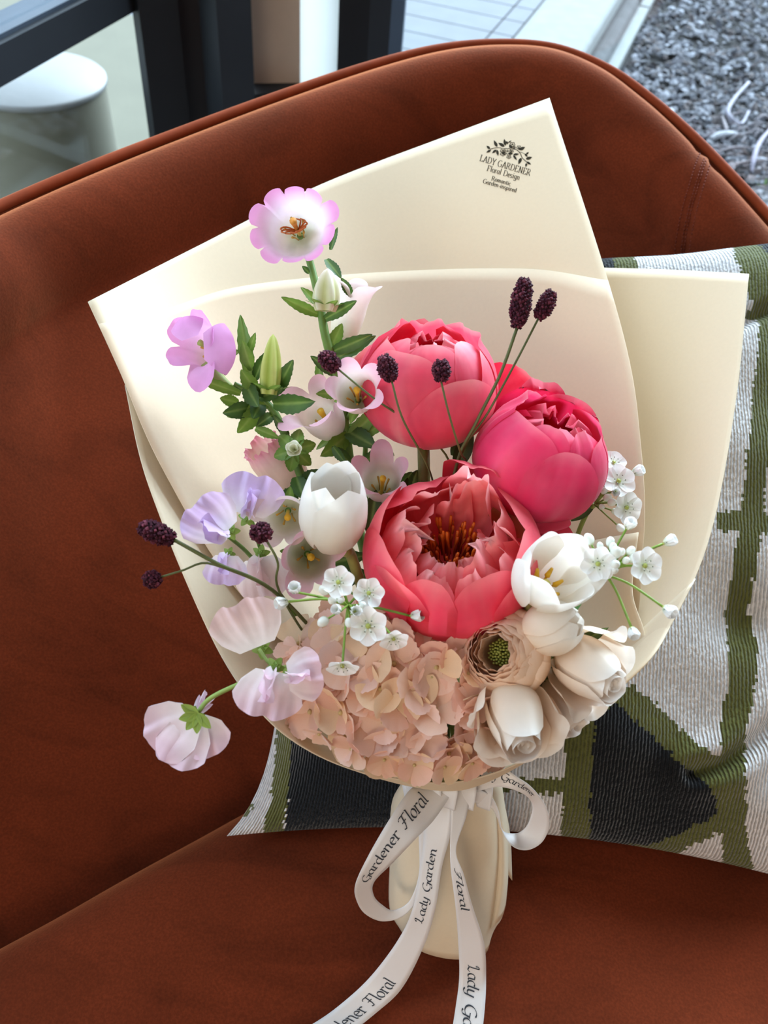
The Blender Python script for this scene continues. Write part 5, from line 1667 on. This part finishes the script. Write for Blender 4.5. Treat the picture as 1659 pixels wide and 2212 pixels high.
# open bell: corolla with five rounded lobes seen obliquely
LOB = [(.002, -.022), (.009, -.020), (.0125, -.012), (.0135, -.004), (.0185, .003), (.0265, .0055)]
PKM = bell_col(c255(232, 160, 218), c255(238, 188, 228), c255(206, 208, 172))
_, b6 = bell(cb, 428, 742, .535, (-.50, .16, .85), 1.2, 1.0, LOB, nl=5, ld=.30, point=.55, colf=PKM, flare=.7, wave=.0004, pist_col=c255(160, 180, 90))
for (x, y, d, ax, sp, L, W) in [(462, 748, .520, (.35, .05, .93), .05, .021, .0165), (432, 730, .524, (-.1, .2, 1), 1.9, .017, .011)]:
    me = fan(L, W, base=.5, drop=.3, cup=-.25, bend=-.2, ruf=.02, rfq=1.5, colf=lambda u, t: mixc(c255(234, 178, 228), c255(230, 156, 214), t), seed=x, nu=12, nv=10)
    add('petal', me, cb, frame(U(x - 22, y, d), CV(*ax), sp))
V, Fc = tube_vf([U(448, 790, .548), U(470, 820, .546), U(500, 842, .546)], [.0065, .0052, .003], 10, n=10)
add('green_tube', mesh('green_tube', V, Fc, M_STEM, col=[srgb(156, 170, 92)] * len(V)), cb)
bud(cb, 580, 852, 590, 722, .538, .0070, (c255(176, 192, 84), c255(220, 224, 140)))
for a in [(545, 830, .545, 512, 672, .545, .0075), (535, 770, .545, 552, 718, .54, .004), (505, 760, .548, 478, 700, .55, .004), (580, 870, .548, 490, 900, .54, .0085), (520, 850, .545, 420, 815, .53, .0055), (515, 870, .546, 475, 860, .54, .006),
          (545, 800, .545, 520, 740, .535, .007), (550, 820, .545, 575, 760, .54, .006), (555, 845, .545, 520, 800, .535, .008), (600, 840, .545, 632, 778, .532, .0068), (600, 850, .545, 628, 800, .54, .005), (590, 872, .546, 672, 872, .528, .0105), (540, 880, .546, 490, 893, .53, .0085),
          (560, 880, .548, 515, 935, .54, .009), (565, 870, .548, 548, 900, .535, .008), (590, 895, .55, 555, 920, .54, .006), (552, 925, .545, 600, 945, .54, .005), (560, 860, .546, 610, 838, .535, .007), (575, 855, .546, 555, 830, .535, .006), (530, 830, .545, 560, 880, .535, .009), (622, 940, .552, 590, 900, .545, .005)]:
    leaf(cb, *a[:6], a[6], colr=(MG, DG) if RNG.random() < .5 else (LG, MG), bend=RNG.uniform(-.2, .05), fold=RNG.uniform(.1, .4), twist=RNG.uniform(-.5, .5))
# pale star bud with green calyx
for k in range(6):
    a = k * 1.047 + .3
    leaf(cb, 636, 972, .540, 636 + 52 * math.cos(a), 972 - 52 * math.sin(a), .546, .0072, colr=(LG, MG), bend=-.2, fold=.25)
for k in range(9):
    a = k * .698
    me = fan(.0075, .0034, base=.5, drop=.3, cup=.4, bend=.3, colf=lambda u, t: mixc(c255(226, 230, 190), c255(250, 248, 238), t), seed=k, nu=6, nv=5)
    add('bud_petal', me, cb, frame(U(636, 972, .533), CV(0, 0.1, 1), a) @ RY(-.5 - .4 * (k % 2)))
_, b7 = bell(cb, 575, 975, .562, (-.55, .62, .50), .3, 1.0, [(.002, -.034), (.0115, -.031), (.0155, -.018), (.0150, -.004), (.0125, .004), (.0135, .008)], nl=7, ld=.25, point=.7, wave=.0012, colf=bell_col(c255(234, 150, 170), c255(236, 208, 196), c255(224, 206, 188)), pistil=False)
for a in [(640, 1060, .556, 605, 1090, .548, .009), (655, 1050, .556, 690, 1015, .552, .009), (640, 1030, .556, 655, 1075, .546, .009), (620, 1080, .556, 560, 1100, .555, .008)]:
    leaf(cb, *a[:6], a[6], colr=(MG, DG))

# low stem with two nodding bells by the tulip
cc_ = thing('canterbury_bell', U(640, 1260, .560), 'two nodding canterbury bells low at left beside the white tulip', 'flower', CG)
_, b8 = bell(cc_, 618, 1118, .512, (.05, -.22, .97), .2, 1.0, BP, nl=5, ld=.34, point=.8, colf=PKW, flare=.5)
_, b9 = bell(cc_, 668, 1205, .508, (.14, -.05, .98), .5, 1.12, BP, nl=5, ld=.28, point=.8, colf=PKP, flare=.5)
tube('stem', [b8, U(640, 1120, .545), U(668, 1180, .555), U(720, 1290, .57), NECK, U(962, 1985, .606)], [.0018, .0026, .003], M_STEM, cc_, n=30, col=SB)
tube('pedicel', [b9, U(680, 1215, .548), U(700, 1255, .563)], [.0016], M_STEM, cc_, n=8, col=SB)
for a in [(650, 1150, .54, 760, 1160, .53, .008), (690, 1220, .55, 790, 1200, .54, .010), (720, 1250, .55, 800, 1240, .535, .009), (650, 1090, .54, 700, 1050, .53, .007)]:
    leaf(cc_, *a[:6], a[6], colr=(MG, DG))

# ------------------------------------------------------------------ sweet peas
def sp_col(a, b): return lambda u, t: mixc(mixc(c255(250, 244, 246), a, min(1, t * 1.5)), b, max(0, t - .55) * 1.4)
LIL = sp_col(c255(226, 200, 236), c255(214, 186, 230))
LPK = sp_col(c255(244, 220, 230), c255(236, 196, 216))
PPK = sp_col(c255(242, 216, 216), c255(238, 204, 208))


def sweet_pea(parent, px, py, d, axis, spin, s, colf, back=False, seed=0.0, wings=True):
    pos = U(px, py, d)
    Mf = frame(pos, CV(*axis), spin) @ SCL(s)
    # banner: broad two-lobed wavy petal; +X of the flower points to the banner
    o = add('banner', fan(.030, .0250, base=.45, drop=.28, tip=2.6, rnd_=.72, notch=.07, cup=-.10 if not back else .25, bend=.05, ruf=.085, rfq=3.1, jag=.02, jagn=7, seed=seed + .1, nu=28, nv=16, colf=colf), parent, Mf @ RY(-.35 if not back else .15))
    if wings:
        for sg in (-1, 1):
            me = fan(.022, .0125, base=.40, drop=.22, tip=3, rnd_=.65, cup=.25, bend=.2, ruf=.08, rfq=1.8, seed=seed + sg * .3 + 2, nu=14, nv=12, colf=colf)
            add('wing', me, o, Mf @ RZ(sg * .42) @ RY(-.9) @ RX(sg * .85))
        me = fan(.011, .0055, base=.5, drop=.3, cup=.8, bend=.3, seed=seed + 4, colf=colf, nu=8, nv=6)
        add('keel', me, o, Mf @ RY(-1.1))
    for k in range(5):
        me = fan(.0075, .0030, base=.8, drop=.05, taper=.7, bend=.1, colf=leaf_col(LG, c255(146, 170, 84)), mat=M_LEAF, nu=4, nv=6, seed=k, name='sepal')
        add('sepal', me, o, Mf @ TR(-.001, 0, -.003) @ TR(0, 0, -.002 if not back else 0) @ RZ(k * 1.257 + .2) @ RY(.5 if not back else -.1))
    return o


SG = 'sweet peas in the bouquet'
s1 = thing('sweet_pea', U(600, 1290, .520), 'lilac sweet pea with ruffled petals over the left paper edge', 'flower', SG)
sweet_pea(s1, 488, 1150, .476, (-.15, -.2, .95), 2.35, .86, LIL, seed=1.1)
sweet_pea(s1, 535, 1112, .500, (.15, .2, .95), 1.35, .86, LIL, seed=2.6)
sweet_pea(s1, 560, 1205, .512, (-.1, -.3, .9), -1.3, .85, PPK, seed=3.3)
sweet_pea(s1, 490, 1200, .484, (-.1, -.1, 1), -1.6, .60, LIL, seed=4.3)
tube('stem', [U(495, 1160, .490), U(540, 1200, .510), U(610, 1290, .530), U(760, 1500, .565), NECK, U(962, 1985, .606)], [.0012, .0014, .0016], M_STEM, s1, n=30, col=SB)
tube('pedicel', [U(545, 1125, .508), U(560, 1180, .520), U(590, 1260, .527)], [.0011], M_STEM, s1, n=8, col=SB)
s2 = thing('sweet_pea', U(690, 1448, .490), 'pale pink sweet pea spray reaching out over the left chair side', 'flower', SG)
sweet_pea(s2, 556, 1398, .470, (-.2, .1, .97), 1.95, .98, PPK, seed=5.2, wings=False)
tube('pedicel', [U(560, 1402, .471), U(580, 1430, .468), U(606, 1445, .467)], [.0011], M_STEM, s2, n=8, col=srgb(140, 160, 84))
sweet_pea(s2, 590, 1450, .455, (-.05, -.1, 1), -1.75, .86, LPK, seed=6.1)
sweet_pea(s2, 622, 1462, .452, (.25, .1, .95), .15, .66, LPK, seed=6.9)
sweet_pea(s2, 424, 1540, .462, (.30, .45, -.75), 2.1, .86, LPK, seed=7.7, back=True, wings=True)
add('petal', fan(.028, .017, base=.3, drop=.4, rnd_=.7, cup=.2, bend=.15, ruf=.07, rfq=2.6, seed=8.2, nu=16, nv=12, colf=LPK), s2, frame(U(428, 1552, .458), CV(.1, .15, 1), -2.05))
add('petal', fan(.029, .020, base=.3, drop=.4, rnd_=.7, cup=.2, bend=.1, ruf=.07, rfq=2.6, seed=8.9, nu=16, nv=12, colf=LPK), s2, frame(U(424, 1548, .455), CV(-.1, .1, 1), -2.62))
add('petal', fan(.022, .015, base=.3, drop=.4, rnd_=.7, cup=.3, bend=.1, ruf=.07, rfq=2.6, seed=9.3, nu=16, nv=12, colf=LPK), s2, frame(U(428, 1552, .460), CV(.1, .15, 1), -1.1))
for k, a in enumerate((-2.2, -1.6, -2.9, -.8, 2.6)):
    leaf(s2, 427, 1543, .450, 427 + 42 * math.cos(a), 1543 - 42 * math.sin(a) * 1.0, .449, .0042, colr=(LG, c255(170, 180, 90)), serr=0, bend=.05, name='sepal')
tube('stem', [U(428, 1538, .453), U(455, 1508, .455), U(520, 1476, .458), U(600, 1445, .466), U(690, 1444, .492), U(800, 1520, .53), NECK, U(962, 1985, .606)], [.0014, .0013, .0014, .0015, .0018], M_STEM, s2, n=40, seg=8, col=srgb(140, 160, 84))

# ------------------------------------------------------------------ burnet
def burnet_head(parent, x0, y0, x1, y1, d, r):
    a, b = U(x0, y0, d), U(x1, y1, d - .002)
    L = float(np.linalg.norm(b - a))
    M = frame(a, b - a, 0)
    items, C = [], []
    core = []
    for j in range(9):
        t = j / 8
        rr = r * .86 * math.sin(math.pi * (.06 + .88 * t)) ** .5
        for i in range(12):
            an = 6.283 * i / 12
            core.append((rr * math.cos(an), rr * math.sin(an), L * t))
    items.append((core, gridfaces(12, 8, wrap=True))); C += [srgb(44, 16, 24)] * len(core)
    n = int(230 * (L / .035) * (r / .007)) + 60
    for k in range(n):
        t = (k + .5) / n; an = k * 2.399
        rr = r * math.sin(math.pi * (.05 + .90 * t)) ** .5
        c = np.array([rr * math.cos(an), rr * math.sin(an), L * t])
        s = RNG.uniform(.0009, .0015)
        v = np.array([(1, 0, 0), (-1, 0, 0), (0, 1, 0), (0, -1, 0), (0, 0, 1), (0, 0, -1)], float) * s * RNG.uniform(.7, 1.3, (6, 1)) + c + RNG.normal(0, .0003, 3)
        items.append((v, [(0, 2, 4), (2, 1, 4), (1, 3, 4), (3, 0, 4), (2, 0, 5), (1, 2, 5), (3, 1, 5), (0, 3, 5)]))
        C += [mixc(srgb(58, 18, 34), srgb(112, 52, 66), RNG.random() ** 2)] * 6
    V, Fc = join_vf(items)
    o = add('flower_head', mesh('flower_head', V, Fc, M_BURNET, col=C, smooth=False), parent, M)
    return a


BG = 'dark burnet heads in the bouquet'
bcol = srgb(92, 100, 56)
def burnet(label, head, stem, r=.00075):
    a = U(head[0], head[1], head[4])
    t = thing('burnet', U(*stem[-1]), label, 'flower', BG)
    burnet_head(t, *head)
    tube('stem', [a] + [U(*p) for p in stem] + [NECK, U(962, 1985, .606)], [r * .9, r, r * 1.3], M_STEM, t, n=40, seg=6, col=bcol)
    return t
burnet('tallest dark burnet spike standing right of the upper peony', (1117, 708, 1134, 602, .500, .0057), [(1080, 810, .505), (1030, 910, .513), (985, 1010, .530), (960, 1200, .56)], .0011)
burnet('second tall burnet spike leaning right of the tallest one', (1163, 688, 1194, 630, .502, .0046), [(1110, 790, .506), (1055, 890, .512), (990, 1000, .532), (965, 1200, .56)])
burnet('burnet spike standing upright before the middle of the upper peony', (953, 824, 954, 778, .488, .0049), [(970, 895, .495), (994, 975, .515), (1010, 1020, .54), (1000, 1200, .56)])
burnet('burnet spike before the left part of the upper peony', (846, 822, 828, 768, .490, .0049), [(870, 905, .497), (925, 1010, .528), (940, 1075, .56), (950, 1200, .57)])
burnet('small burnet head leaning left above the star-shaped pink bell', (730, 797, 694, 764, .500, .0050), [(810, 862, .505), (900, 925, .522), (975, 1010, .545), (980, 1200, .565)])
bl = burnet('burnet stem with two heads reaching out left over the chair', (376, 1166, 300, 1136, .462, .0055), [(470, 1218, .468), (600, 1284, .490), (750, 1450, .54)], .0012)
a2 = burnet_head(bl, 346, 1247, 310, 1256, .465, .0046)
tube('branch', [a2, U(395, 1232, .466), U(440, 1216, .470), U(490, 1228, .471)], [.0006, .0006, .0008], M_STEM, bl, n=12, seg=6, col=bcol)
burnet('round burnet head in front of the lilac sweet pea', (575, 1166, 552, 1134, .470, .0057), [(600, 1215, .474), (607, 1285, .490), (720, 1450, .535)], .0008)

# ------------------------------------------------------------------ little white alliums
AP = fan(1.0, .46, base=.35, drop=.3, tip=1.8, cup=.25, bend=.10, seed=.5, nu=8, nv=7, colf=lambda u, t: mixc(c255(236, 240, 226), c255(250, 249, 248), min(1, t * 2)), mat=M_WAXY)
AP2 = fan(1.0, .52, base=.45, drop=.35, tip=2, cup=.5, bend=.40, seed=.9, nu=8, nv=7, colf=lambda u, t: mixc(c255(226, 232, 210), c255(250, 249, 248), min(1, t * 2)), mat=M_WAXY)
items = []
cs = []
v, f = tube_vf([(0, 0, -.1), (0, 0, .12), (0, 0, .2)], [.1, .15, .08], 8); items.append((v, f)); cs += [srgb(176, 186, 96)] * len(v)
for k in range(6):
    a = k * 1.047 + .5
    v, f = tube_vf([(.1 * math.cos(a), .1 * math.sin(a), .05), (.3 * math.cos(a), .3 * math.sin(a), .3)], [.025, .02], 5); items.append((v, f)); cs += [srgb(236, 238, 228)] * len(v)
    e = np.array([.32 * math.cos(a), .32 * math.sin(a), .33])
    v = np.array([(1, 0, 0), (-1, 0, 0), (0, 1, 0), (0, -1, 0), (0, 0, 1), (0, 0, -1)]) * .05 + e
    items.append((v, [(0, 2, 4), (2, 1, 4), (1, 3, 4), (3, 0, 4), (2, 0, 5), (1, 2, 5), (3, 1, 5), (0, 3, 5)])); cs += [srgb(112, 116, 96)] * 6
V, Fc = join_vf(items)
ACEN = mesh('floret', V, Fc, M_STEM, col=cs)
bv = []
for j in range(9):
    for i in range(12):
        th = math.pi * j / 8; an = 6.283 * i / 12
        rr = math.sin(th) * (1 + .06 * math.cos(3 * an))
        bv.append((.62 * rr * math.cos(an), .62 * rr * math.sin(an), .85 * math.cos(th)))
ABUD = mesh('bud', bv, gridfaces(12, 8, wrap=True), M_WAXY, col=[srgb(246, 246, 240) if v[2] > -.5 else srgb(206, 214, 170) for v in bv])


def allium(hub, label, florets, buds, via, r_hub=.0016, col=srgb(128, 158, 62)):
    h = U(*hub)
    t = thing('allium', h, label, 'flower', 'small white alliums in the bouquet')
    for (x, y, d, ax, s, opn, sp) in florets:
        pos = U(x, y, d)
        Mf = frame(pos, CV(*ax), sp) @ SCL(s)
        o = add('floret', ACEN, t, Mf)
        for k in range(6):
            add('petal', AP if opn else AP2, o, Mf @ RZ(k * 1.047) @ RY(-.12 if opn else -.85) @ TR(.06, 0, 0))
        bpos = pos - np.array(CV(*ax)) * s * .1
        mid = (h + bpos) / 2 - np.array(CV(*ax)) * .003 + CV(0, 1, 0) * .002
        tube('pedicel', [h, mid, bpos], [.0008, .0007, .0007], M_STEM, t, n=10, seg=6, col=col)
    for (x, y, d, s) in buds:
        pos = U(x, y, d)
        ax = pos - h
        add('bud', ABUD, t, frame(pos, ax, 0) @ SCL(s))
        tube('pedicel', [h, pos], [.0006, .0006], M_STEM, t, n=4, seg=5, col=col)
    tube('stem', [h] + [U(*p) for p in via] + [NECK, U(962, 1985, .606)], [r_hub, r_hub * 1.2], M_STEM, t, n=30, seg=7, col=col)
    return t


allium((752, 1308, .470), 'white allium umbel spread over the hydrangea, left of the peony',
       [(731, 1258, .458, (0, .2, 1), .0090, True, .3), (796, 1281, .458, (.15, .1, 1), .0086, True, .1), (795, 1352, .452, (.05, .05, 1), .0105, True, .5), (766, 1322, .452, (.2, .2, .9), .0068, False, .2), (734, 1320, .455, (-.4, .3, .8), .0060, False, .2),
        (850, 1378, .456, (.1, -.6, .7), .0082, True, .4), (740, 1436, .452, (0, -.75, .55), .0090, True, .2), (622, 1300, .458, (-.8, -.1, .5), .0070, False, .2), (640, 1278, .460, (-.1, .5, .8), .0072, False, .9), (888, 1330, .468, (.8, .1, .5), .0070, False, .4)],
       [(700, 1275, .458, .0042), (718, 1297, .458, .0036), (736, 1296, .456, .0032), (698, 1343, .456, .0045), (754, 1345, .452, .0040), (783, 1306, .455, .0030), (775, 1372, .456, .0038)], [(758, 1320, .490), (850, 1480, .54)])
allium((1310, 1242, .462), 'white allium umbel leaning out over the right paper edge',
       [(1291, 1218, .448, (-.1, .05, 1), .0095, True, .2), (1391, 1222, .446, (.3, .05, .95), .0100, True, .4), (1434, 1174, .452, (.7, .4, .5), .0066, False, .2), (1434, 1312, .444, (.45, -.35, .75), .0072, False, .2), (1364, 1356, .446, (.05, -.6, .7), .0064, False, .6), (1354, 1141, .462, (.2, .6, .7), .0068, False, .1)],
       [(1272, 1165, .456, .0044), (1296, 1180, .456, .0030), (1318, 1171, .454, .0038), (1324, 1182, .450, .0034), (1330, 1194, .448, .0050), (1304, 1191, .454, .0034), (1342, 1193, .450, .0032), (1362, 1190, .452, .0036), (1328, 1220, .446, .0044), (1327, 1232, .446, .0034), (1292, 1246, .450, .0032), (1352, 1211, .448, .0030), (1370, 1206, .450, .0042)], [(1262, 1280, .485), (1180, 1420, .53)])
allium((1285, 1090, .552), 'white allium cluster tucked behind the right-hand peony',
       [(1325, 1000, .548, (.2, .5, .8), .0085, True, .1), (1335, 1040, .540, (.1, .3, .9), .0110, True, .5), (1352, 1096, .540, (.3, -.1, .9), .0105, True, .3), (1366, 1022, .548, (.7, .3, .6), .0075, False, .3), (1316, 1030, .545, (-.2, .6, .7), .0070, True, .2), (1328, 1062, .536, (-.1, -.1, 1), .0060, False, .3)],
       [(1312, 1075, .540, .0040), (1322, 1085, .538, .0042), (1305, 1060, .542, .0036), (1330, 1105, .542, .0036), (1300, 1095, .540, .0030), (1340, 1140, .530, .0040)], [(1262, 1120, .565), (1200, 1260, .58)], col=srgb(126, 134, 62))

# ------------------------------------------------------------------ loose foliage between the flowers
fo = thing('rose_foliage', U(1180, 1450, .500), 'dark green rose leaves showing between the roses and the tulip bud', 'leaves')
for a in [(1170, 1480, .500, 1215, 1440, .482, .0085), (1160, 1475, .500, 1150, 1432, .49, .008), (1180, 1478, .50, 1145, 1460, .485, .008), (1200, 1475, .50, 1190, 1425, .485, .007), (1225, 1400, .49, 1310, 1362, .47, .006), (1215, 1410, .49, 1255, 1375, .475, .004), (1150, 1420, .51, 1195, 1402, .49, .008)]:
    leaf(fo, *a[:6], a[6], colr=(c255(92, 112, 56), c255(52, 70, 36)), serr=.03)
stem_to_neck(fo, U(1175, 1482, .505), r=.002, k=nextk())
tf = thing('tulip_leaf', U(1230, 1320, .500), 'narrow green leaf rising beside the open white tulip', 'leaves')
leaf(tf, 1200, 1360, .500, 1290, 1240, .474, .0055, colr=(c255(92, 140, 84), c255(60, 104, 62)), serr=0)
stem_to_neck(tf, U(1200, 1360, .500), r=.0018, k=nextk())
# big green peony stalk seen behind the tulips and dark leaves at the middle
pf = thing('peony_foliage', U(905, 1080, .590), 'dark green peony leaves deep in the middle of the bouquet', 'leaves')
for a in [(985, 1010, .565, 1020, 930, .555, .009), (980, 985, .565, 1000, 945, .555, .007), (880, 1080, .575, 900, 1020, .56, .010), (800, 1150, .555, 812, 1060, .548, .010), (1040, 1080, .545, 1100, 1060, .53, .012), (1100, 1110, .545, 1160, 1140, .53, .012), (1230, 1120, .56, 1290, 1080, .552, .008)]:
    leaf(pf, *a[:6], a[6], colr=(c255(78, 94, 46), c255(44, 58, 32)), serr=.0)
stem_to_neck(pf, U(905, 1085, .590), r=.002, k=nextk())

# sprig outside on the mulch
for a in [(1650, 405, 1625, 393), (1652, 405, 1655, 385), (1650, 408, 1672, 395)]:
    p0, p1 = UZ(a[0], a[1], -.125), UZ(a[2], a[3], -.10)
    L = float(np.linalg.norm(p1 - p0)); xa = Vector(p1 - p0).normalized(); z = Vector((0, 0, 1)); z = (z - z.dot(xa) * xa).normalized(); y = z.cross(xa)
    add('leaf', fan(L, L * .22, base=.4, drop=.05, taper=.7, bend=.1, colf=leaf_col(c255(126, 160, 84), c255(90, 130, 70)), mat=M_LEAF, nu=6, nv=8), SPRIG, Matrix([[xa[i], y[i], z[i], p0[i]] for i in range(3)] + [[0, 0, 0, 1]]))
